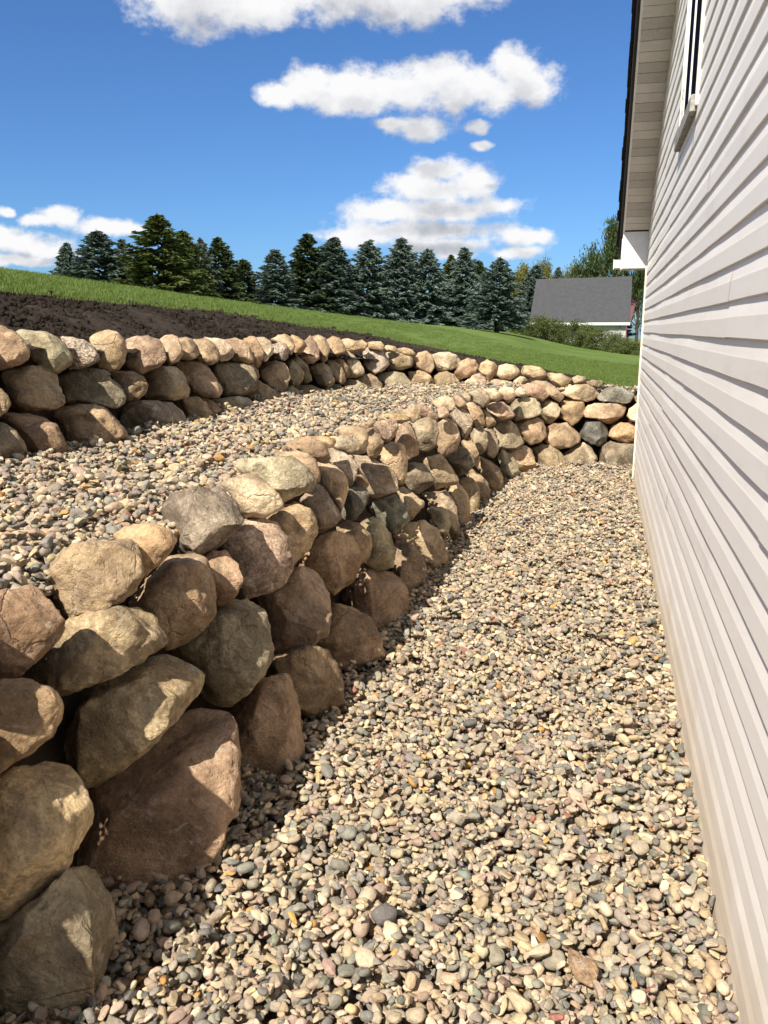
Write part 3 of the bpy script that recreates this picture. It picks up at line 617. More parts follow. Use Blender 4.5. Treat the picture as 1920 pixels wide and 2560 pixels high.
def build_wall(root, stones, curve, z0, batter, which):
    rng = np.random.default_rng(21 if which == 'LOW' else 22)
    Rv, Uv, Fv = np.array(RV), np.array(UV), np.array(FV)
    eye = np.array([0, 0, HEYE])
    ts = np.arange(1.0, 15, .015)
    for idx, (tile, kind, ang, pts) in enumerate(stones):
        ox, oy, s = TILES[tile]
        P = np.array(pts, float)*s+(ox, oy)
        c, th, r = outline(P)
        d = np.array(ray(c[0], c[1])); q = eye+ts[:, None]*d
        inn, _ = inward(curve, q[:, :2])
        rm = r.mean()
        zd = ts*(d@Fv)
        need = batter*(q[:, 2]-z0)+np.clip(.80*rm*zd/FPX, .06, .30)
        hit = np.nonzero(inn >= need)[0]
        if not len(hit): print('stone missed', which, idx); continue
        t_ = ts[hit[0]]; cen = eye+d*t_; px = t_*(d@Fv)/FPX
        big = rm*px
        lev = 5 if rm > 62 else (4 if rm > 22 else 3)
        D, F = ico(lev)
        u, v, w_ = D[:, 0], D[:, 1], D[:, 2]
        a = np.arctan2(v, u); sxy = np.sqrt(u*u+v*v)
        rr = np.interp(a, np.r_[th, math.pi], np.r_[r, r[0]])/rm
        ang = min(1, ang+.2); e = .86-.20*ang
        X = rr*np.cos(a)*sxy**e; Y = rr*np.sin(a)*sxy**e; Z = np.sign(w_)*np.abs(w_)**e*(1.02+.1*rng.random())
        N = np.stack([X, Y, Z], 1)
        # broken faces: shave with a few planes
        for k in range(int(4+9*ang)):
            n_ = rng.normal(size=3); n_[2] = abs(n_[2])*1.1+.25
            if k == 0: n_ = np.array([.30, -.05, 1.0])+rng.normal(0, .22, 3)      # the laid face
            n_ /= np.linalg.norm(n_)
            h = (rng.uniform(.66, .92) if ang > .45 else rng.uniform(.80, .97))*(.88 if k == 0 else 1)
            pr = N@n_; lim = h*np.percentile(pr, 99.5)
            ex = np.maximum(pr-lim, 0); N = N-(ex*(.62+.36*min(1, ang*1.3)))[:, None]*n_
        sd = Vector(rng.uniform(-50, 50, 3))
        amp = .075+.03*ang
        dis = np.empty(len(N))
        for k, p in enumerate(N):
            vp = Vector(p)
            a1 = mnoise.noise(vp*1.1+sd)*amp+mnoise.fractal(vp*2.6+sd, 1.0, 2.1, 4)*(.040+.030*ang)
            if rm > 26: a1 += (mnoise.ridged_multi_fractal(vp*1.9+sd, 1.0, 2.1, 4, 1.0, 2.0)-1.0)*.022*(.5+ang)
            if rm > 40: a1 += (mnoise.fractal(vp*9.0+sd, .9, 2.1, 3))*.016*(1+ang)
            dis[k] = a1
        N = N*(1+dis)[:, None]
        # the silhouette keeps to the boulder's own outline, its small chips included
        rad_ = np.hypot(N[:, 0], N[:, 1]); an = np.arctan2(N[:, 1], N[:, 0]); nb = 40
        bi = ((an+math.pi)/(2*math.pi)*nb).astype(int) % nb
        sil = np.zeros(nb); np.maximum.at(sil, bi, rad_)
        sil = np.convolve(np.r_[sil[-2:], sil, sil[:2]], np.array([.15, .2, .3, .2, .15]), 'valid')
        bc = (np.arange(nb)+.5)/nb*2*math.pi-math.pi
        tgt = np.interp(bc, np.r_[th, math.pi], np.r_[r, r[0]])/rm
        sc_ = tgt/sil
        sc_v = np.interp(an, np.r_[bc[-1]-2*math.pi, bc, bc[0]+2*math.pi], np.r_[sc_[-1], sc_, sc_[0]])
        N[:, 0] *= sc_v; N[:, 1] *= sc_v
        W = (N[:, 0:1]*Rv-N[:, 1:2]*Uv)*rm*px-(N[:, 2:3]*d)*rm*px
        me = npmesh('stone', W, F[:, ::-1], True)
        o = link('stone', me, M_STONE, root, cen)
        rgb, grain, pale, rust, band = SK[kind]
        vary = 1.27*(1+rng.normal(0, .05)); tint = rng.normal(0, .018, 3)
        o.color = tuple(max(.02, ch*vary*(1+tv)) for ch, tv in zip((rgb[0]*1.05, rgb[1], rgb[2]*.91), tint))+(1,)
        o['grain'] = float(grain); o['pale'] = float(pale); o['rust'] = float(rust); o['band'] = float(band)
        if (which, idx) in STONE_LABEL: o['label'] = STONE_LABEL[(which, idx)]
low = tag(empty('stone_retaining_wall'), 'lower dry-stacked boulder wall along the gravel path, curving to the house corner', 'stone wall', 'boulder retaining walls')
upp = tag(empty('stone_retaining_wall', (0, 0, 0)), 'upper dry-stacked boulder wall between the gravel terrace and the black soil', 'stone wall', 'boulder retaining walls')
build_wall(low, LOW, LOWC, 0.0, .23, 'LOW')
build_wall(upp, UPP, UPC, .95, .17, 'UPP')

# the walls run on past the left edge of the photograph
def run_on(root, curve, z0, batter, zs, y_end, seed):
    rng = np.random.default_rng(seed)
    bpy.context.view_layer.update()
    src = []
    for o in root.children:
        dims = np.array([v[:] for v in o.bound_box]); ext = dims.max(0)-dims.min(0)
        src.append((o, np.array(o.location), ext.mean()))
    pool = [s for s in src if .26 < s[2] < .52]
    for k, z in enumerate(zs):
        ys = [s[1][1]-s[2]*.5 for s in src if abs(s[1][2]-z) < .16]
        y = (min(ys) if ys else 2.0)-.12
        while y > y_end:
            o, _, e = pool[rng.integers(len(pool))]
            Q, N = curve; i = np.abs(Q[:, 1]-y).argmin()
            q = Q[i]+N[i]*(batter*(z-z0)+.19)
            c = o.copy(); col.objects.link(c); c.parent = root
            if 'label' in c: del c['label']
            c.location = (q[0], y, z+rng.normal(0, .015)); s_ = .36/e*rng.uniform(.9, 1.12); c.scale = (s_, s_, s_*.86)
            c.rotation_euler = (rng.normal(0, .15), rng.normal(0, .15), rng.uniform(0, 6.28))
            y -= .39*rng.uniform(.92, 1.1)
run_on(low, LOWC, 0.0, .23, (.08, .34, .60, .88), -1.2, 51)
run_on(upp, UPC, .95, .17, (.98, 1.22, 1.46), -1.2, 52)

# ------------------------------------------------------------------ instancing on points (for gravel, clods and grass only)
def scatter(name, pts, rot, scl, idx, color, protos, mat, kind='stuff'):
    me = bpy.data.meshes.new(name); n = len(pts)
    me.vertices.add(n); me.vertices.foreach_set('co', np.asarray(pts, np.float32).ravel())
    for an, typ, key, arr in (('rot', 'FLOAT_VECTOR', 'vector', rot), ('scl', 'FLOAT_VECTOR', 'vector', scl), ('idx', 'INT', 'value', idx), ('pcol', 'FLOAT_COLOR', 'color', color)):
        a = me.attributes.new(an, typ, 'POINT')
        a.data.foreach_set(key, np.asarray(arr, np.int32 if typ == 'INT' else np.float32).ravel())
    o = link(name, me, mat); tag(o, kind=kind)
    cl = bpy.data.collections.new(name+'_pieces')
    for k, p in enumerate(protos):
        po = bpy.data.objects.new('%s_piece_%02d' % (name, k), p); cl.objects.link(po)
        if not p.materials: p.materials.append(mat)
    ng = bpy.data.node_groups.new(name+'_scatter', 'GeometryNodeTree')
    ng.interface.new_socket('Geometry', in_out='INPUT', socket_type='NodeSocketGeometry')
    ng.interface.new_socket('Geometry', in_out='OUTPUT', socket_type='NodeSocketGeometry')
    T = NT(ng); gi = T.new('NodeGroupInput'); go = T.new('NodeGroupOutput')
    ci = T.new('GeometryNodeCollectionInfo'); ci.inputs['Collection'].default_value = cl
    ci.inputs['Separate Children'].default_value = True; ci.inputs['Reset Children'].default_value = True
    ip = T.new('GeometryNodeInstanceOnPoints'); ip.inputs['Pick Instance'].default_value = True
    def na(nm, dt):
        a = T.new('GeometryNodeInputNamedAttribute', data_type=dt); a.inputs[0].default_value = nm
        return [s for s in a.outputs if s.enabled][0]
    er = T.new('FunctionNodeEulerToRotation')
    T.l.new(na('rot', 'FLOAT_VECTOR'), er.inputs[0])
    T.l.new(gi.outputs[0], ip.inputs['Points']); T.l.new(ci.outputs[0], ip.inputs['Instance'])
    T.l.new(na('idx', 'INT'), ip.inputs['Instance Index']); T.l.new(er.outputs[0], ip.inputs['Rotation'])
    T.l.new(na('scl', 'FLOAT_VECTOR'), ip.inputs['Scale']); T.l.new(ip.outputs[0], go.inputs[0])
    md = o.modifiers.new('scatter', 'NODES'); md.node_group = ng
    return o

def pebble_protos(n=18, seed=3):
    rng = np.random.default_rng(seed); out = []
    for k in range(n):
        ang = (0, 1, 2, 1, 2)[k % 5]
        D, F = ico(3 if ang else 3)
        V = D*np.array([1, rng.uniform(.8, 1), rng.uniform(.85, 1)])
        e = rng.uniform(.8, .95); V = np.sign(V)*np.abs(V)**e
        for j in range((4, 11, 15)[ang]):
            n_ = rng.normal(size=3); n_ /= np.linalg.norm(n_)
            pr = V@n_; lim = pr.max()*(rng.uniform(.82, .95) if ang == 0 else rng.uniform(.50, .84))
            V = V-(np.maximum(pr-lim, 0)*(.7, .97, 1.0)[ang])[:, None]*n_
        sd = Vector(rng.uniform(-40, 40, 3))
        V = V*np.array([1+mnoise.noise(Vector(p)*1.2+sd)*.12+mnoise.noise(Vector(p)*3.2+sd)*.045*(1+ang*.4) for p in V])[:, None]
        me = npmesh('pebble', V*.5, F, True); out.append(me)
    return out
PAL = np.array([[.30,.265,.215],[.235,.22,.19],[.34,.29,.22],[.18,.175,.16],[.40,.315,.21],[.48,.375,.235],[.58,.48,.34],[.31,.24,.185],[.26,.195,.155],[.39,.305,.23],[.135,.135,.125],[.42,.24,.085],[.225,.22,.19],[.45,.375,.275],[.30,.14,.10]])
PW = np.array([14,10,15,6.5,14,10,7,7,4,8,3,1.6,5,12,.4]); PW /= PW.sum()

def pile(poly_inside, x0, x1, y0, y1, seed, layers, dmean, base_fn, res=.006):
    """drop pebbles one by one on a height map; each lands on what lies below it"""
    rng = np.random.default_rng(seed)
    nx, ny = int((x1-x0)/res)+1, int((y1-y0)/res)+1
    H = np.zeros((nx, ny), np.float32)
    area = (x1-x0)*(y1-y0)
    n = int(area/(dmean*dmean*.62)*layers)
    XY = np.stack([rng.uniform(x0, x1, n), rng.uniform(y0, y1, n)], 1)
    ok = poly_inside(XY); XY = XY[ok]; n = len(XY)
    d = dmean*np.exp(rng.normal(0, .27, n)); d = np.clip(d, dmean*.45, dmean*2.3)
    sx = d*rng.uniform(.9, 1.35, n); sy = d*rng.uniform(.75, 1.05, n); sz = d*rng.uniform(.5, .85, n)
    yaw = rng.uniform(0, 6.283, n); tx = rng.normal(0, .35, n); ty = rng.normal(0, .35, n)
    Z = np.empty(n, np.float32); tmpl = {}
    for k in range(n):
        rad = (sx[k]+sy[k])*.23; rc = max(1, int(rad/res))
        if rc not in tmpl:
            g_ = np.arange(-rc, rc+1); rr = np.sqrt(g_[:, None]**2+g_[None]**2)/(rc+.5)
            tmpl[rc] = (np.sqrt(np.maximum(0, 1-rr*rr)).astype(np.float32), rr <= 1)
        T_, m_ = tmpl[rc]
        best = None
        i, j = int((XY[k, 0]-x0)/res), int((XY[k, 1]-y0)/res)
        i = min(max(i, rc), nx-rc-1); j = min(max(j, rc), ny-rc-1)
        # roll a little downhill
        for di, dj in ((0, 0), (rc, 0), (-rc, 0), (0, rc), (0, -rc)):
            a, b_ = i+di, j+dj
            if a < rc or b_ < rc or a >= nx-rc or b_ >= ny-rc: continue
            hh = H[a, b_]
            if best is None or hh < best[0]-.004: best = (hh, a, b_)
        _, i, j = best
        sub = H[i-rc:i+rc+1, j-rc:j+rc+1]
        base = .55*sub[m_].mean()+.45*sub[m_].max()
        zc = base+sz[k]*.36
        top = zc+sz[k]*.45*T_
        np.maximum(sub, np.where(m_, top, 0), out=sub)
        XY[k] = (x0+i*res, y0+j*res)+rng.uniform(-.5, .5, 2)*res; Z[k] = zc
    mean = np.median(H[H > 0])
    keep = Z > mean-.075
    P = np.c_[XY, Z-mean][keep]
    P[:, 2] += base_fn(P[:, 0], P[:, 1])
    c = PAL[rng.choice(len(PAL), n, p=PW)]*np.array([1.0, .965, .91])*rng.uniform(.82, 1.2, (n, 1))*(1+rng.normal(0, .03, (n, 3)))
    return P, np.c_[tx, ty, yaw][keep], np.c_[sx, sy, sz][keep], np.c_[c, np.ones(n)][keep].clip(0, 1), rng

PEB = pebble_protos()
WALLX = .41
def in_path(XY):
    inn, _ = inward(LOWC, XY); return (inn < .36) & (XY[:, 0] < WALLX-.012+(XY[:, 1] > 9.5)*.5)
def chunked(f):
    def g_(XY):
        return np.concatenate([f(XY[a:a+20000]) for a in range(0, len(XY), 20000)]) if len(XY) else np.zeros(0, bool)
    return g_
def path_z(x, y):
    return -.012+.010*np.sin(x*3.1+y*.9)+.010*np.sin(y*1.7-x)-.022*np.clip((-x-.55)/.35, 0, 1)
P, Rr, S, C4, rng_ = pile(chunked(in_path), -1.52, .9, .7, 10.3, 5, 2.5, .030, path_z)
scatter('gravel', P, Rr, S, rng_.integers(0, len(PEB), len(P)), C4, PEB, M_GRAVEL); print('path pebbles', len(P))
def in_terr(XY):
    a, _ = inward(LOWC, XY); b_, _ = inward(UPC, XY); return (a > .40) & (b_ < .20)
def terr_z(x, y):
    return .912+.016*np.sin(x*2.3+y*1.1)+.012*np.sin(y*2.9)+.025*np.clip((-x-2.3)/.6, 0, 1)
P, Rr, S, C4, rng_ = pile(chunked(in_terr), -3.2, .6, .6, 10.7, 6, 2.4, .034, terr_z)
tg = scatter('gravel', P, Rr, S, rng_.integers(0, len(PEB), len(P)), C4, PEB, M_GRAVEL); print('terrace pebbles', len(P))

# rusty rock lying in the path
def rock(name, c, size, seed, rgb, rotz, tilt, label):
    rng = np.random.default_rng(seed); D, F = ico(4); V = D.copy()
    for j in range(12):
        n_ = rng.normal(size=3); n_ /= np.linalg.norm(n_); pr = V@n_; V -= (np.maximum(pr-pr.max()*rng.uniform(.5, .8), 0)*.97)[:, None]*n_
    sd = Vector(rng.uniform(-9, 9, 3))
    V = V*np.array([1+mnoise.fractal(Vector(p)*2+sd, 1, 2, 4)*.09 for p in V])[:, None]
    V = V*np.array(size)*.62
    V = np.array(V@np.array(Matrix.Rotation(tilt, 3, 'X')).T@np.array(Matrix.Rotation(rotz, 3, 'Z')).T)
    o = link(name, npmesh(name, V, F, True), M_STONE, None, c); o.color = (*rgb, 1)
    o['grain'] = .3; o['pale'] = .5; o['rust'] = 1.0; o['band'] = .1
    return tag(o, label, 'rock')
d = ray(1452, 2405); tt = (HEYE-.03)/-d.z; q = Vector((0, 0, HEYE-.015))+d*tt
rock('rock', q, (.066, .10, .06), 8, (.44, .30, .18), .5, .35, 'rusty orange-brown angular rock lying among the small pebbles of the gravel path')

# clods on the soil bed
rng_ = np.random.default_rng(12); D, F = ico(2); cl = []
for k in range(5):
    sd = Vector(rng_.uniform(-20, 20, 3)); cl.append(npmesh('clod', .5*D*np.array([1+mnoise.fractal(Vector(p)*1.6+sd, 1, 2, 3)*.45 for p in D])[:, None], F, False))
n = 26000; ss = rng_.uniform(ssel[0], ssel[-1], n); B_ = bq_f(ss); N2 = bn_f(ss); Wd_ = np.interp(ss, bs, BED_W)
off_ = -.05+(Wd_+.07)*rng_.uniform(0, 1, n); pts = B_+N2*off_[:, None]
sz = .011*np.exp(rng_.normal(0, .5, n)); sz = np.clip(sz, .005, .05)
P = np.c_[pts, lawn_z(pts[:, 0], pts[:, 1])+.025+sz*.25-.13*np.exp(-np.maximum(off_, 0)/.45)]
scatter('soil_clods', P, rng_.uniform(0, 6.28, (n, 3)), np.c_[sz, sz, sz*.8]*1.5, rng_.integers(0, 5, n), np.ones((n, 4)), cl, M_SOIL)

# ------------------------------------------------------------------ house
M_SIDING = None
def siding_material():
    m, t, b = material('vinyl_siding')
    tc = t.new('ShaderNodeTexCoord').outputs['Object']; oi = t.new('ShaderNodeObjectInfo').outputs['Random']
    s_ = t.new('ShaderNodeSeparateXYZ'); t.put(s_.inputs[0], tc)
    base = t.mix(oi, (.85, .795, .735), (.875, .83, .775))
    st = t.noise(t.vmath('MULTIPLY', tc, (1, .35, 1.2)), 5.0, 6, .65)
    base = t.mix(t.math('MULTIPLY', t.ramp(st, .5, .72), .22), base, (.52, .48, .45))
    # earth splashed up from the gravel: a dirty tide mark with its own uneven edge
    hgt = t.math('ADD', s_.outputs[2], t.math('MULTIPLY', t.math('SUBTRACT', t.noise(t.vmath('MULTIPLY', tc, (1, 1.6, .3)), 1.8, 5, .6), .5), .55))
    dirt = t.math('MULTIPLY', t.ramp(hgt, .34, -.02), .55)
    base = t.mix(dirt, base, (.60, .47, .29))
    sp = t.math('MULTIPLY', t.ramp(t.noise(tc, 110, 3, .6), .70, .76), t.ramp(s_.outputs[2], .6, .05))
    base = t.mix(t.math('MULTIPLY', sp, .5), base, (.30, .22, .14))
    t.put(b.inputs['Base Color'], base); b.inputs['Roughness'].default_value = .5; b.inputs['Specular IOR Level'].default_value = .3
    gr = t.noise(t.vmath('MULTIPLY', tc, (1, .05, 1)), 160, 3, .6)
    t.put(b.inputs['Normal'], t.bump(gr, .10, .0015))
    return m
M_SIDING = siding_material()
M_WHITE = simple('white_aluminium', (.74, .73, .71), .45, .3, .05, 12, .05, 60)
M_CREAM = simple('cream_trim', (.70, .63, .50), .5, .3, .06, 9)
M_SOFFIT = simple('soffit_vinyl', (.62, .585, .53), .55, .25, .06, 6)
def vent_material():
    m, t, b = material('vented_soffit')
    tc = t.new('ShaderNodeTexCoord').outputs['Object']
    v = t.voro(tc, 210.0)
    t.put(b.inputs['Base Color'], t.mix(t.ramp(v, .30, .42), (.22, .205, .185), (.54, .51, .46))); b.inputs['Roughness'].default_value = .6
    return m
M_VENT = vent_material()
M_DARK = simple('dark_fascia', (.035, .028, .024), .6, .3, .2, 10)
M_SHINGLE = simple('asphalt_shingle', (.045, .042, .042), .95, .1, .5, 40, .9, 150)
M_GLASS = simple('window_glass', (.008, .010, .020), .5, .0)
M_OLDWOOD = simple('weathered_wood', (.33, .32, .30), .85, .15, .35, 30, .7, 80)
M_PEEL = simple('peeling_paint', (.55, .52, .45), .8, .2, .55, 40, 1.0, 60)

Y_COR, SL, ZE, Y_APX = 9.45, .667, 2.575, 3.95       # far corner, roof slope, soffit height at the corner, gable top
def rake_z(y): return ZE+SL*((Y_COR-y) if y > Y_APX else (Y_COR-Y_APX)-(Y_APX-y))
Y_NEAR = Y_APX-(Y_COR-Y_APX)
house = tag(empty('house', (WALLX, Y_COR, 0)), 'house gable end in pale vinyl lap siding at the edge of the gravel path', 'house')
def hp(name, me, mat, parent=house):
    o = link(name, me, mat, parent)
    o.matrix_parent_inverse = Matrix.Translation(parent.location).inverted() if parent is house else Matrix()
    return o
EXPO = .1195
PROF = [(0.0, .002), (0.0, -.0112), (.003, -.0125), (.066, -.0108), (.072, -.0098), (.106, -.0050), (EXPO+.004, -.0046)]
WIN = (4.80, 5.85, 2.74, 4.05)
rs = np.random.default_rng(31)
def siding_piece(z0, ya, yb, proud, seed):
    nseg = max(2, int((yb-ya)/.11)+1); ys = np.linspace(ya, yb, nseg)
    V = []
    ph = seed*7.7
    for y in ys:
        for c_ in range(2):
            zz = z0+c_*EXPO
            wz = mnoise.noise(Vector((y*.55, zz*9+ph, 1)))*.0042+mnoise.noise(Vector((y*1.9, zz*5, 4)))*.0018
            wx = mnoise.noise(Vector((y*.8, zz*6+ph, 9)))*.0030+mnoise.noise(Vector((y*2.6, zz*8+ph, 2)))*.0012
            for k, (dz, dx) in enumerate(PROF):
                e_ = 1.0 if k < 5 else .3
                z = zz+dz+(wz if k < 5 else wz*.6)
                V.append([WALLX+.002+dx+wx*e_-proud, y, z])
    V = np.array(V); npz = 2*len(PROF)
    lim = np.array([rake_z(y)+.05 for y in V[:, 1]])
    V[:, 2] = np.minimum(V[:, 2], np.maximum(lim, z0-.0))
    F = grid_faces(nseg, npz)[:, ::-1]
    return npmesh('siding_plank', V, F, False)
row = 0; z0 = -.13
while z0 < rake_z(Y_APX)-.05:
    joints = []; y = Y_COR-.05-(row*1.37 % 3.66)-.4
    ylo_lim = Y_NEAR+max(0, (z0-ZE)/SL); yhi_lim = Y_COR-.012-max(0, (z0-ZE-.02)/SL)
    yy = yhi_lim
    cuts = [yhi_lim]
    while y > ylo_lim:
        if y < yhi_lim-.15: cuts.append(y)
        y -= 3.66
    cuts.append(ylo_lim)
    for a, b_ in zip(cuts[:-1], cuts[1:]):
        hi, lo = a, b_-.02
        spans = [(lo, hi)]
        if z0+EXPO > WIN[2]-.06 and z0 < WIN[3]-.02:
            spans = [(l2, h2) for l2, h2 in ((lo, min(hi, WIN[0])), (max(lo, WIN[1]), hi)) if h2-l2 > .03]
        for l2, h2 in spans:
            me = siding_piece(z0, l2, h2, .0030 if hi != cuts[0] else 0, row*3+int(l2*10))
            hp('siding_plank', me, M_SIDING)
    row += 1; z0 += 2*EXPO
# wall sheathing, other walls and roof behind the siding
hp('wall', pydata('wall', [(WALLX+.03, Y_NEAR, -.1), (WALLX+.03, Y_COR-.01, -.1), (WALLX+.03, Y_COR-.01, ZE), (WALLX+.03, Y_APX, rake_z(Y_APX)), (WALLX+.03, Y_NEAR, ZE),
   (9, Y_NEAR, -.1), (9, Y_COR-.01, -.1), (9, Y_COR-.01, ZE), (9, Y_APX, rake_z(Y_APX)), (9, Y_NEAR, ZE)], [(0,1,2,3,4), (9,8,7,6,5), (1,6,7,2), (0,4,9,5)]), M_SIDING)
hp('corner_post', box_mesh('corner_post', (WALLX-.024, Y_COR-.028, -.08), (WALLX+.06, Y_COR+.012, ZE-.30), .004), M_CREAM)
# rake: soffit panels, fascia, shingles
OV0, OV1 = .142, WALLX-.004                            # outer edge and wall side of the soffit in x
nrm = Vector((0, SL, 1)).normalized(); tdir = Vector((0, -1, SL)).normalized()
def slope_box(name, s0, s1, x0, x1, n0, n1, mat, bevel=0, bumpy=0):
    bm = bmesh.new(); bmesh.ops.create_cube(bm, size=1)
    o_ = Vector((0, Y_COR, ZE))
    for v in bm.verts:
        s = s0 if v.co.z < 0 else s1; x = x0 if v.co.x < 0 else x1; n_ = n0 if v.co.y < 0 else n1
        v.co = o_+tdir*s+nrm*n_+Vector((x, 0, 0))
    bmesh.ops.recalc_face_normals(bm, faces=bm.faces[:])
    if bevel: bmesh.ops.bevel(bm, geom=bm.edges[:], offset=bevel, segments=1, affect='EDGES')
    me = bpy.data.meshes.new(name); bm.to_mesh(me); bm.free(); return hp(name, me, mat)
PW_ = .1016; SMAX = (Y_COR-Y_APX)/abs(tdir.y)
k = 0; s = .02
while s < SMAX-.1:
    vent = (k//2) % 2 == 1
    jx = rs.normal(0, .0006)
    slope_box('soffit_panel', s+.0022, s+PW_-.0022, OV0+.012, OV1-.012, -.004+jx, .012, M_VENT if vent else M_SOFFIT, .0022)
    k += 1; s += PW_
slope_box('soffit_backing', .0, SMAX, OV0+.002, OV1, .006, .010, M_DARK)
slope_box('soffit_channel', .0, SMAX, OV1-.012, OV1-.001, -.013, .012, M_SOFFIT)
slope_box('rake_trim', -.42, SMAX, OV0-.004, OV0+.014, -.010, .10, M_WHITE)
slope_box('fascia', -.44, SMAX, OV0-.030, OV0-.0045, .012, .155, M_DARK)
slope_box('roof_deck', -.46, SMAX, OV0-.032, 9.3, .157, .185, M_DARK)
s = -.48; k = 0
while s < SMAX:
    slope_box('shingle', s, s+.155, OV0-.064+rs.normal(0, .006), 9.3, .1862+.004*rs.random(), .1862+.010+.006*rs.random(), M_SHINGLE); s += .142
# the near roof plane
far_roof = pydata('roof', [(OV0-.03, Y_APX, rake_z(Y_APX)+.19), (9.3, Y_APX, rake_z(Y_APX)+.19), (9.3, Y_NEAR-.35, ZE-.05), (OV0-.03, Y_NEAR-.35, ZE-.05)], [(0,1,2,3)])
hp('roof', far_roof, M_SHINGLE)
# boxed eave return at the corner
zb = 2.205
def ret_shape():
    y0, y1 = Y_COR-.006, Y_COR+.355; x0, x1 = OV0+.001, WALLX+.05
    zt0, zt1 = ZE-.004, ZE-SL*.355-.004
    v = [(x0,y0,zb),(x1,y0,zb),(x1,y0,zt0),(x0,y0,zt0),(x0,y1,zb),(x1,y1,zb),(x1,y1,zt1+.06),(x0,y1,zt1+.06)]
    return pydata('cornice_return', v, [(0,1,2,3)[::1],(0,3,7,4),(4,7,6,5),(1,5,6,2)])
hp('cornice_return', ret_shape(), M_WHITE)
for k in range(3):
    x0 = OV0+.004+k*.091
    hp('eave_soffit_panel', box_mesh('eave_soffit_panel', (x0+.002, Y_COR+.002, zb+.002), (x0+.088, Y_COR+.350, zb+.010), .002), M_SOFFIT)
hp('eave_soffit_backing', box_mesh('eave_soffit_backing', (OV0+.003, Y_COR, zb+.011), (WALLX+.02, Y_COR+.352, zb+.014)), M_DARK)
hp('return_trim', box_mesh('return_trim', (OV0-.008, Y_COR-.012, zb-.012), (OV0+.006, Y_COR+.36, zb+.30), .002), M_WHITE)
hp('gutter', box_mesh('gutter', (OV0-.075, Y_COR+.36, zb+.02), (9.3, Y_COR+.47, zb+.115), .012), M_WHITE)
hp('gutter_cap', box_mesh('gutter_cap', (OV0-.082, Y_COR+.352, zb+.012), (OV0-.072, Y_COR+.478, zb+.122), .004), M_WHITE)

# gable window: trim, jambs, two sashes, sill of bare wood with peeling paint
wy0, wy1, wz0, wz1 = WIN
win = hp('window', box_mesh('window', (WALLX+.012, wy0+.02, wz0), (WALLX+.05, wy1-.02, wz1)), M_DARK)
def wp(name, lo, hi, mat, bev=.003):
    o = link(name, box_mesh(name, lo, hi, bev), mat, win); o.matrix_parent_inverse = win.matrix_parent_inverse.copy()@Matrix(); o.matrix_parent_inverse = Matrix.Identity(4); return o
wp('casing', (WALLX-.027, wy0-.014, wz0-.06), (WALLX+.02, wy0+.012, wz1+.06), M_CREAM)
wp('casing', (WALLX-.027, wy1-.028, wz0-.02), (WALLX+.02, wy1+.012, wz1+.06), M_WHITE)
wp('casing', (WALLX-.026, wy0+.014, wz1), (WALLX+.02, wy1-.030, wz1+.06), M_WHITE)
wp('jamb', (WALLX-.019, wy0+.0135, wz0+.002), (WALLX+.0, wy0+.055, wz0+.27), M_PEEL)
wp('jamb', (WALLX-.022, wy1-.065, wz0+.002), (WALLX+.002, wy1-.030, wz0+.30), M_PEEL)
ym = (wy0+wy1)/2+.06
for a, b_ in ((wy0+.015, ym-.018), (ym+.020, wy1-.068)):
    wp('sash', (WALLX-.0135, b_-.020, wz0+.004), (WALLX+.010, b_, wz1-.004), M_WHITE)
    wp('sash', (WALLX-.0130, a, wz0+.004), (WALLX+.010, a+.020, wz1-.004), M_WHITE)
    wp('pane', (WALLX-.008, a+.022, wz0+.004), (WALLX-.003, b_-.022, wz1-.006), M_GLASS, 0)
sill = wp('sill', (WALLX-.047, wy0+.015, wz0-.085), (WALLX+.01, wy1-.02, wz0+.0), M_OLDWOOD, .006)

# ------------------------------------------------------------------ trees
M_BARK = simple('bark', (.075, .055, .04), .95, .1, .4, 14, .8, 40)
M_SPR_B = leaf_material('blue_spruce_needles', (.055, .082, .066), (.18, .235, .20), .6, .12)
M_SPR_G = leaf_material('green_spruce_needles', (.035, .055, .016), (.16, .19, .055), .6, .12)
M_SPR_D = leaf_material('dark_spruce_needles', (.022, .038, .016), (.095, .128, .05), .6, .12)
M_LEAF_D = leaf_material('dark_leaves', (.022, .040, .012), (.085, .115, .035), .45, .25)
M_LEAF_Y = leaf_material('yellowing_leaves', (.075, .085, .012), (.23, .20, .030), .5, .3)
M_WEED = leaf_material('weed_leaves', (.035, .060, .015), (.15, .17, .060), .55, .3)

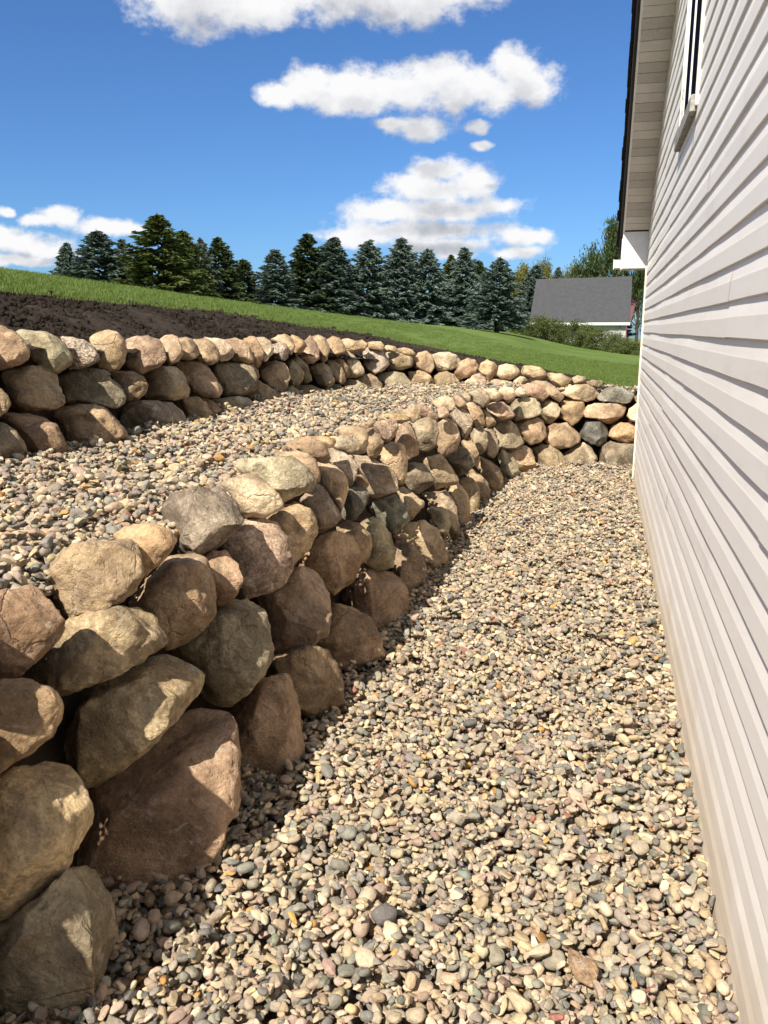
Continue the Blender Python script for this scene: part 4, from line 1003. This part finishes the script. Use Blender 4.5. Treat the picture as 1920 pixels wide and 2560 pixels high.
def spruce_crown(seed, H=1.0, Rb=.30, n_whorl=30):
    """branches in whorls, each carrying drooping sprays of needles; height 1, base radius Rb"""
    rng = np.random.default_rng(seed); V = []; F = []
    def tri(a, b, c):
        i = len(V); V.extend([a, b, c]); F.append((i, i+1, i+2))
    lop = rng.uniform(0, 6.28)
    for wl in range(n_whorl):
        f = wl/(n_whorl-1); z = .055+.925*f**.92
        L0 = Rb*(1-f)**.74*(.97+.03*math.sin(wl))+.012
        nb = int(11-5*f)
        a0 = rng.uniform(0, 6.28); wf = rng.uniform(.84, 1.12)
        for b_ in range(nb):
            if rng.random() < .10: continue
            a = a0+b_*6.283/nb+rng.normal(0, .14)
            L = L0*rng.uniform(.68, 1.16)*wf*(1+.10*math.cos(a-lop)); z1 = z+rng.normal(0, .008)
            lift = .30+.75*f+rng.normal(0, .08)
            ca, sa = math.cos(a), math.sin(a)
            n_s = max(4, int(16*L/Rb)+3)
            for k in range(n_s):
                u = (k+rng.uniform(.2, .9))/n_s
                if u < .22 and f < .8: continue
                rr = L*u
                zz = z1-L*.34*u*(1-f)+L*.36*u*u*lift
                for side in (-1, 1, 0):
                    ln = (.038+.028*(1-f))*rng.uniform(.7, 1.4)*(1.25-.5*u); wd = ln*.30
                    aa = a+side*rng.uniform(.55, 1.0); 
                    ox, oy = math.cos(aa), math.sin(aa)
                    p = np.array((ca*rr, sa*rr, zz+rng.normal(0, .005)))
                    dr = rng.uniform(-.45, .15)
                    tip = p+np.array((ox, oy, dr))*ln
                    sd = np.array((-oy, ox, rng.uniform(-.9, .9)))*wd
                    tri(p-sd*.8, p+sd*.8, tip)
                    tri(p+np.array((0, 0, wd*.9)), p-np.array((0, 0, wd)), tip+np.array((0, 0, -wd*.5)))
    for k in range(7):
        a = rng.uniform(0, 6.28); p = np.array((0, 0, .955+.007*k)); tip = p+np.array((math.cos(a)*.006, math.sin(a)*.006, .035))
        tri(p-np.array((.004, .002, 0)), p+np.array((.004, .002, 0)), tip)
    return npmesh('crown', np.array(V), np.array(F))
def trunk_mesh(h, r0, r1, seed=0, lean=0.0):
    rng = np.random.default_rng(seed); n, m = 8, 8; V = []
    for j in range(m):
        f = j/(m-1); r = r0*(1-f)+r1*f+(.5*r0*max(0, .08-f)/.08)
        for i in range(n):
            a = i/n*6.283; V.append((math.cos(a)*r*(1+.08*rng.normal())+lean*f*f, math.sin(a)*r*(1+.08*rng.normal()), h*f))
    F = []
    for j in range(m-1):
        for i in range(n): F.append((j*n+i, j*n+(i+1) % n, (j+1)*n+(i+1) % n, (j+1)*n+i))
    return pydata('trunk', V, F, True)
CROWNS = [spruce_crown(40+k, Rb=(.31, .36, .28, .33, .30, .34)[k], n_whorl=(30, 26, 33, 28, 24, 31)[k]) for k in range(6)]
TRUNK = trunk_mesh(1.0, .016, .003, 3)
def ground_at(px, dist):
    d = ray(px, 830); h = math.hypot(d.x, d.y); x, y = d.x/h*dist, d.y/h*dist; return x, y
# photo x, top y, half width at the base in px, distance, needles, label
TREES = [
 (179, 608, 40, 47, 'B', 'small blue spruce, leftmost tree on the crest of the lawn'),
 (258, 578, 82, 46, 'B', 'broad blue spruce second from the left above the soil bed'),
 (316, 600, 48, 49, 'B', 'blue spruce crowded against the left side of the yellow-green spruce'),
 (405, 538, 92, 44, 'G', 'tall yellow-green spruce, tallest of the left-hand trees'),
 (474, 578, 62, 48, 'G', 'green spruce half hidden behind the tall yellow-green spruce'),
 (514, 596, 46, 50, 'B', 'narrow bluish spruce right of the yellow-green spruces'),
 (555, 594, 56, 51, 'D', 'dark spruce with two narrow neighbours before the gap in the row'),
 (617, 648, 50, 53, 'D', 'short dark spruce just left of the pale blue spruce'),
 (690, 626, 62, 52, 'B2', 'pale silvery blue spruce beside the dark green spruce'),
 (767, 585, 72, 54, 'D', 'dark green spruce, darkest of the middle row'),
 (835, 594, 66, 54, 'B', 'blue-green spruce right of the darkest green spruce'),
 (918, 600, 68, 55, 'B', 'blue-green spruce third from the right of the darkest spruce'),
 (1003, 596, 68, 56, 'B', 'wide tall blue-green spruce in the middle of the row'),
 (1074, 622, 56, 56, 'B', 'slim blue spruce right of the widest middle spruce'),
 (1128, 640, 44, 60, 'G', 'greenish spruce set back between two blue spruces'),
 (1163, 620, 54, 57, 'B', 'blue-green spruce two places left of the tree with a bare trunk'),
 (1197, 652, 38, 60, 'D', 'small dark spruce squeezed beside the tree with a bare trunk'),
 (1242, 644, 62, 50, 'B', 'blue spruce with a bare trunk standing in front on the open lawn'),
 (1332, 664, 56, 84, 'B', 'dark blue spruce at the left edge of the grey shed roof'),
 (1385, 668, 32, 92, 'B', 'pointed spruce top showing over the middle of the grey shed roof'),
 (1466, 676, 46, 94, 'B2', 'bluish spruce top behind the ridge of the grey shed roof'),
 (1530, 688, 40, 94, 'B2', 'pale spruce top under the white eave of the house'),
]
NEED = {'B': M_SPR_B, 'B2': M_SPR_B, 'G': M_SPR_G, 'D': M_SPR_D}
cr_cache = {}
for k, (px, ty, hw, dist, nd, lab) in enumerate(TREES):
    x, y = ground_at(px, dist); zg = float(lawn_z(x, y))-.05-(1.0 if dist > 70 else 0)
    d = ray(px, ty); ztop = HEYE+d.z/math.hypot(d.x, d.y)*dist
    h = ztop-zg; rad = hw/FPX*dist*1.36
    root = tag(empty('spruce_tree', (x, y, zg)), lab, 'tree', 'spruces in a row beyond the lawn')
    root.rotation_euler.z = k*2.4
    key = ((k*5) % 6, nd[0])
    if key not in cr_cache:
        me = CROWNS[(k*5) % 6].copy(); me.materials.clear(); me.materials.append(NEED[nd]); cr_cache[key] = me
    rb = (.31, .36, .28, .33, .30, .34)[(k*5) % 6]
    root.rotation_euler.x = .03*math.sin(k*3.1); root.rotation_euler.y = .03*math.cos(k*1.7)
    lift_ = .10 if k == 17 else 0.0
    c = link('crown', cr_cache[key], None, root, (0, 0, h*lift_)); c.scale = (rad/rb, rad/rb, h*(1-lift_))
    tk = link('trunk', TRUNK, M_BARK, root); tk.scale = (h*.9, h*.9, h*.97)
    if k == 17: tk.scale = (h*1.6, h*1.6, h*.97)

def leafy(seed, n, shape, leaf, droop=0.0):
    """n small leaves on clumps spread through the given volume; unit height"""
    rng = np.random.default_rng(seed); V = np.zeros((n*4, 3)); clumps = []
    for (cx, cy, cz, rx, ry, rz, m) in shape:
        for j in range(m):
            v = rng.normal(size=3); v /= np.linalg.norm(v); v *= rng.uniform(.45, 1.05)
            clumps.append((cx+v[0]*rx, cy+v[1]*ry, cz+v[2]*rz))
    clumps = np.array(clumps)
    cid = rng.integers(0, len(clumps), n); p = clumps[cid]+rng.normal(0, leaf*1.5, (n, 3))*np.array((1, 1, .8))
    a = rng.normal(size=(n, 3)); a[:, 2] -= droop; a /= np.linalg.norm(a, axis=1)[:, None]
    b_ = np.cross(a, rng.normal(size=(n, 3))); b_ /= np.linalg.norm(b_, axis=1)[:, None]
    s = leaf*rng.uniform(.6, 1.2, (n, 1))
    V[0::4] = p-a*s*.5; V[1::4] = p+b_*s*.28; V[2::4] = p+a*s*.6; V[3::4] = p-b_*s*.28
    return npmesh('crown', V, np.arange(n*4).reshape(n, 4))
def limbs(seed, shape):
    rng = np.random.default_rng(seed); V = []; F = []
    for s_ in shape:
        p0 = np.array((0, 0, .18+.1*rng.random())); p1 = np.array(s_[:3]); r0, r1 = .011, .003
        ax = p1-p0; u = np.cross(ax, (0.3, .5, .1)); u /= np.linalg.norm(u); v = np.cross(ax, u); v /= np.linalg.norm(v)
        i = len(V)
        for p, r in ((p0, r0), (p1, r1)):
            for k in range(5): a = k/5*6.283; V.append(p+(u*math.cos(a)+v*math.sin(a))*r)
        for k in range(5): F.append((i+k, i+(k+1) % 5, i+5+(k+1) % 5, i+5+k))
    return pydata('branches', V, F, True)
def broad_tree(px, ty, hw, dist, mat, seed, shape, n, leaf, lab):
    x, y = ground_at(px, dist); zg = float(lawn_z(x, y))-.5
    d = ray(px, ty); h = HEYE+d.z/math.hypot(d.x, d.y)*dist-zg
    root = tag(empty('broadleaf_tree', (x, y, zg)), lab, 'tree', 'broadleaf trees behind the shed')
    c = link('crown', leafy(seed, n, shape, leaf), mat, root); k = hw/FPX*dist
    c.scale = (k, k, h)
    tk = link('trunk', trunk_mesh(.75, .03, .010, seed), M_BARK, root); tk.scale = (h*.8, h*.8, h)
    lb = link('branch', limbs(seed, shape), M_BARK, root); lb.scale = (k, k, h)
TALL = [(0,0,.55,.75,.75,.28,40),(.35,0,.74,.5,.5,.14,22),(-.35,.1,.62,.42,.42,.14,18),(.22,0,.90,.34,.3,.09,14),(-.75,0,.50,.28,.3,.12,8),(.7,0,.62,.3,.4,.2,12)]
ROUND = [(0,0,.62,.8,.8,.26,34),(.4,.1,.70,.5,.5,.17,16),(-.45,-.1,.66,.45,.5,.18,16),(0,0,.86,.4,.4,.11,12)]
broad_tree(1506, 560, 92, 88, M_LEAF_D, 71, TALL, 15000, .045, 'tall dark leafy tree, its top ragged, left of the white eave')
broad_tree(1303, 664, 60, 98, M_LEAF_Y, 72, ROUND, 9000, .048, 'yellowing round tree left of the shed roof')
broad_tree(1354, 652, 52, 104, M_LEAF_Y, 73, ROUND, 9000, .048, 'bright yellow-green tree topping the middle of the far trees')
broad_tree(1436, 668, 62, 104, M_LEAF_Y, 74, ROUND, 9000, .048, 'dull yellow tree in front of the tall dark leafy tree')
broad_tree(1592, 672, 52, 100, M_LEAF_D, 75, TALL, 12000, .045, 'dark green tree at the right end of the shed, touching the house corner')

# ------------------------------------------------------------------ shed with grey roof, red-roofed building behind
def on_y(px, py, Y):
    d = ray(px, py); k = Y/d.y; return Vector((0, 0, HEYE))+d*k
M_GREYROOF = simple('grey_shingle_roof', (.056, .058, .062), .9, .2, .10, 3.0, .15, 12)
M_PALEWALL = simple('pale_block_wall', (.42, .42, .40), .85, .2, .12, 4, .3, 10)
M_REDROOF = simple('red_metal_roof', (.17, .065, .07), .5, .4, .08, 2)
M_EAVE = simple('white_eave_trim', (.70, .70, .68), .5, .3)
M_DOWN = simple('grey_downspout', (.25, .25, .24), .5, .3)
eL, eR = on_y(1323, 811, 72), on_y(1575, 811, 72); rL, rR = on_y(1341, 702, 77), on_y(1580.5, 697.5, 77)
eR.z = eL.z; rR.z = rL.z+.12
base = float(lawn_z(*((eL+eR)/2).xy))-.9
shed = tag(empty('shed', (*((eL+eR)/2).xy, base)), 'long pale shed with a plain grey shingle roof beyond the lawn', 'shed')
def sp_(name, V, F, mat):
    o = link(name, pydata(name, [tuple(Vector(v)-shed.location) for v in V], F), mat, shed); return o
ax = (eR-eL).normalized(); dep = (rL-eL); dep.z = 0; back = rL+dep; backR = rR+dep; back.z = eL.z; backR.z = eR.z
up_ = Vector((0, 0, .14))
roofV = [eL, eR, rR, rL, back, backR]
rv = [tuple(v) for v in roofV]+[tuple(v+up_) for v in roofV]
sp_('roof', rv, [(6,7,8,9), (9,8,11,10), (0,3,2,1), (3,4,5,2), (0,1,7,6), (1,2,8,7), (2,5,11,8), (0,6,9,3), (3,9,10,4), (4,10,11,5)], M_GREYROOF)
ins = dep.normalized()*.35
wl = [eL+ax*.35+ins, eR-ax*.30+ins, backR-ax*.30-ins, back+ax*.35-ins]
tops = [w_.copy() for w_ in wl]
for w_ in wl: w_.z = base
for w_ in tops: w_.z = eL.z+.10
gab = [(tops[0]+tops[3])/2, (tops[1]+tops[2])/2]
for g_ in gab: g_.z = rL.z-.2
sp_('wall', [*wl, *tops, *gab], [(0,1,5,4), (1,2,6,9,5), (2,3,7,6), (3,0,4,8,7)], M_PALEWALL)
lo = eL-dep.normalized()*.06; hi = eR-dep.normalized()*.06; dn = dep.normalized()*.05
sp_('eave_trim', [lo-up_*.5, hi-up_*.5, hi+up_*1.0, lo+up_*1.0, lo-up_*.5+dn, hi-up_*.5+dn, hi+up_+dn, lo+up_+dn], [(0,1,2,3), (4,7,6,5), (3,2,6,7), (0,4,5,1), (0,3,7,4), (1,5,6,2)], M_EAVE)
p = eR-ax*.75+ins*.9
sp_('downspout', [p+Vector((a*.06, b_*.05, c_)) for c_ in (base-eL.z+.0, .02) for a, b_ in ((-1,-1),(1,-1),(1,1),(-1,1))], [(0,1,5,4),(1,2,6,5),(2,3,7,6),(3,0,4,7),(4,5,6,7)], M_DOWN)
a_, b2, c2, d2 = on_y(1520, 730, 90), on_y(1597, 730, 90), on_y(1577, 805, 84), on_y(1500, 805, 84)
barn = tag(empty('barn', (a_.x, 87, base)), 'small building with a dull red metal roof showing behind the right end of the shed', 'building')
def bp_(name, V, F, mat): return link(name, pydata(name, [tuple(Vector(v)-barn.location) for v in V], F), mat, barn)
bk = Vector((0, 6, 0)); e1, e2 = d2+Vector((0, 12, 0)), c2+Vector((0, 12, 0))
bp_('roof', [a_, b2, c2, d2, e1, e2], [(3,2,1,0), (0,1,5,4)], M_REDROOF)
rib = bmesh.new()
for k in range(12):
    f = (k+.5)/12
    p0 = d2.lerp(c2, f)-barn.location; p1 = a_.lerp(b2, f)-barn.location; s_ = (c2-d2).normalized()*.02; n_ = (p1-p0).cross(c2-d2).normalized()*-.03
    if n_.z < 0: n_ = -n_
    vs = [rib.verts.new(v) for v in (p0-s_, p0+s_, p1+s_, p1-s_, p0-s_+n_, p0+s_+n_, p1+s_+n_, p1-s_+n_)]
    for f_ in ((4,5,6,7), (0,4,7,3), (1,2,6,5), (0,1,5,4)): rib.faces.new([vs[i] for i in f_])
me = bpy.data.meshes.new('roof_rib'); rib.to_mesh(me); rib.free(); rb_ = link('roof_rib', me, M_REDROOF, barn); rb_['kind'] = 'stuff'
w4 = [d2+Vector((.3, .3, 0)), c2+Vector((-.3, .3, 0)), e2+Vector((-.3, -.3, 0)), e1+Vector((.3, -.3, 0))]
lo4 = [Vector((v.x, v.y, base-1)) for v in w4]
bp_('wall', [*lo4, *w4], [(0,1,5,4), (1,2,6,5), (2,3,7,6), (3,0,4,7)], M_REDROOF)

# weeds and bushes in front of the shed
BUSH = [(0,0,.22,1.0,.8,.22,30),(0,0,.45,.9,.7,.40,26),(.4,0,.62,.5,.5,.30,14),(-.4,.1,.58,.5,.5,.30,14),(.0,0,.85,.3,.3,.12,8)]
bmesh_ = [leafy(90+k, 6500, BUSH, .060) for k in range(3)]
stem_me = limbs(95, [(0,0,.8),(.4,.1,.7),(-.5,0,.6),(.2,-.2,.75),(-.2,.2,.8)])
SHR = [(1316,840,34,26,60,'low weedy bush left of the shed, near the dark spruce'),(1352,838,40,44,61,'leafy bush in front of the left end of the shed eave'),(1392,842,36,40,61,'dense green bush, second from the left before the shed'),
       (1432,850,40,42,60,'bush with tall weed stems before the middle of the shed'),(1468,858,38,40,59,'pale seeding bush right of the middle of the shed'),(1506,864,40,38,58,'brownish weedy bush below the pale shed wall'),
       (1540,872,36,32,56,'low bush before the downspout of the shed'),(1570,880,32,26,54,'low weedy bush close to the house corner'),(1600,886,34,24,54,'last low bush partly hidden by the house corner')]
for k, (px, by, hw, hh, dist, lab) in enumerate(SHR):
    x, y = ground_at(px, dist); zg = float(lawn_z(x, y))-.05
    d = ray(px, by-hh*1.15); h = max(.6, HEYE+d.z/math.hypot(d.x, d.y)*dist-zg)
    root = tag(empty('bush', (x, y, zg)), lab, 'bush', 'weedy bushes in front of the shed'); root.rotation_euler.z = k*1.9
    c = link('foliage', bmesh_[k % 3], M_WEED, root); kk = hw/FPX*dist*1.4; c.scale = (kk, kk, h)
    s2 = link('stem', stem_me, M_BARK, root); s2.scale = (kk, kk, h)

# ------------------------------------------------------------------ mown grass near enough to see its blades
rng_ = np.random.default_rng(17)
def tuft(seed, n=150, w=.17, h=.017):
    rng = np.random.default_rng(seed); V = []; F = []
    for k in range(n):
        x, y = rng.uniform(-w, w, 2); a = rng.uniform(0, 6.28); hh = h*rng.uniform(.5, 1.35); b_ = .0021*rng.uniform(.7, 1.4); ln = rng.normal(0, .5, 2)*hh
        dx, dy = math.cos(a)*b_, math.sin(a)*b_; i = len(V)
        V += [(x-dx, y-dy, -.01), (x+dx, y+dy, -.01), (x+ln[0]*.5+dx*.7, y+ln[1]*.5+dy*.7, hh*.6), (x+ln[0]*.5-dx*.7, y+ln[1]*.5-dy*.7, hh*.6), (x+ln[0]*1.2, y+ln[1]*1.2, hh)]
        F += [(i, i+1, i+2, i+3), (i+3, i+2, i+4, i+4)]
    me = bpy.data.meshes.new('tuft'); me.from_pydata(V, [], [f if f[2] != f[3] else f[:3] for f in F]); me.update(); return me
M_GRASS = leaf_material('grass_blades', (.085, .132, .026), (.20, .26, .075), .55, .35)
TUFT = [tuft(200+k) for k in range(6)]
pts = []
n = 26000
ss = rng_.uniform(0, len(bq)-1, n); uu = rng_.uniform(0, 1, n); off_ = 17*uu**1.35
B_ = bq_f(ss); N2 = bn_f(ss); Wd_ = np.interp(ss, bs, BED_W)
q = B_+N2*(Wd_-.02+off_)[:, None]
dd = np.hypot(q[:, 0], q[:, 1]); ang_ = np.arctan2(q[:, 0], q[:, 1])-PHI
keep = (ang_ > -.60) & (ang_ < .52) & (q[:, 1] > 1)
q = q[keep]; n = len(q); sc = 1+rng_.uniform(-.25, .35, n)
wide = 1+np.clip(off_[keep]-5, 0, 20)*.06
scatter('grass', np.c_[q, lawn_z(q[:, 0], q[:, 1])], np.c_[np.zeros((n, 2)), rng_.uniform(0, 6.28, n)], np.c_[sc*wide, sc*wide, sc*rng_.uniform(.7, 1.25, n)], rng_.integers(0, 6, n), np.ones((n, 4)), TUFT, M_GRASS)
print('grass tufts', n)
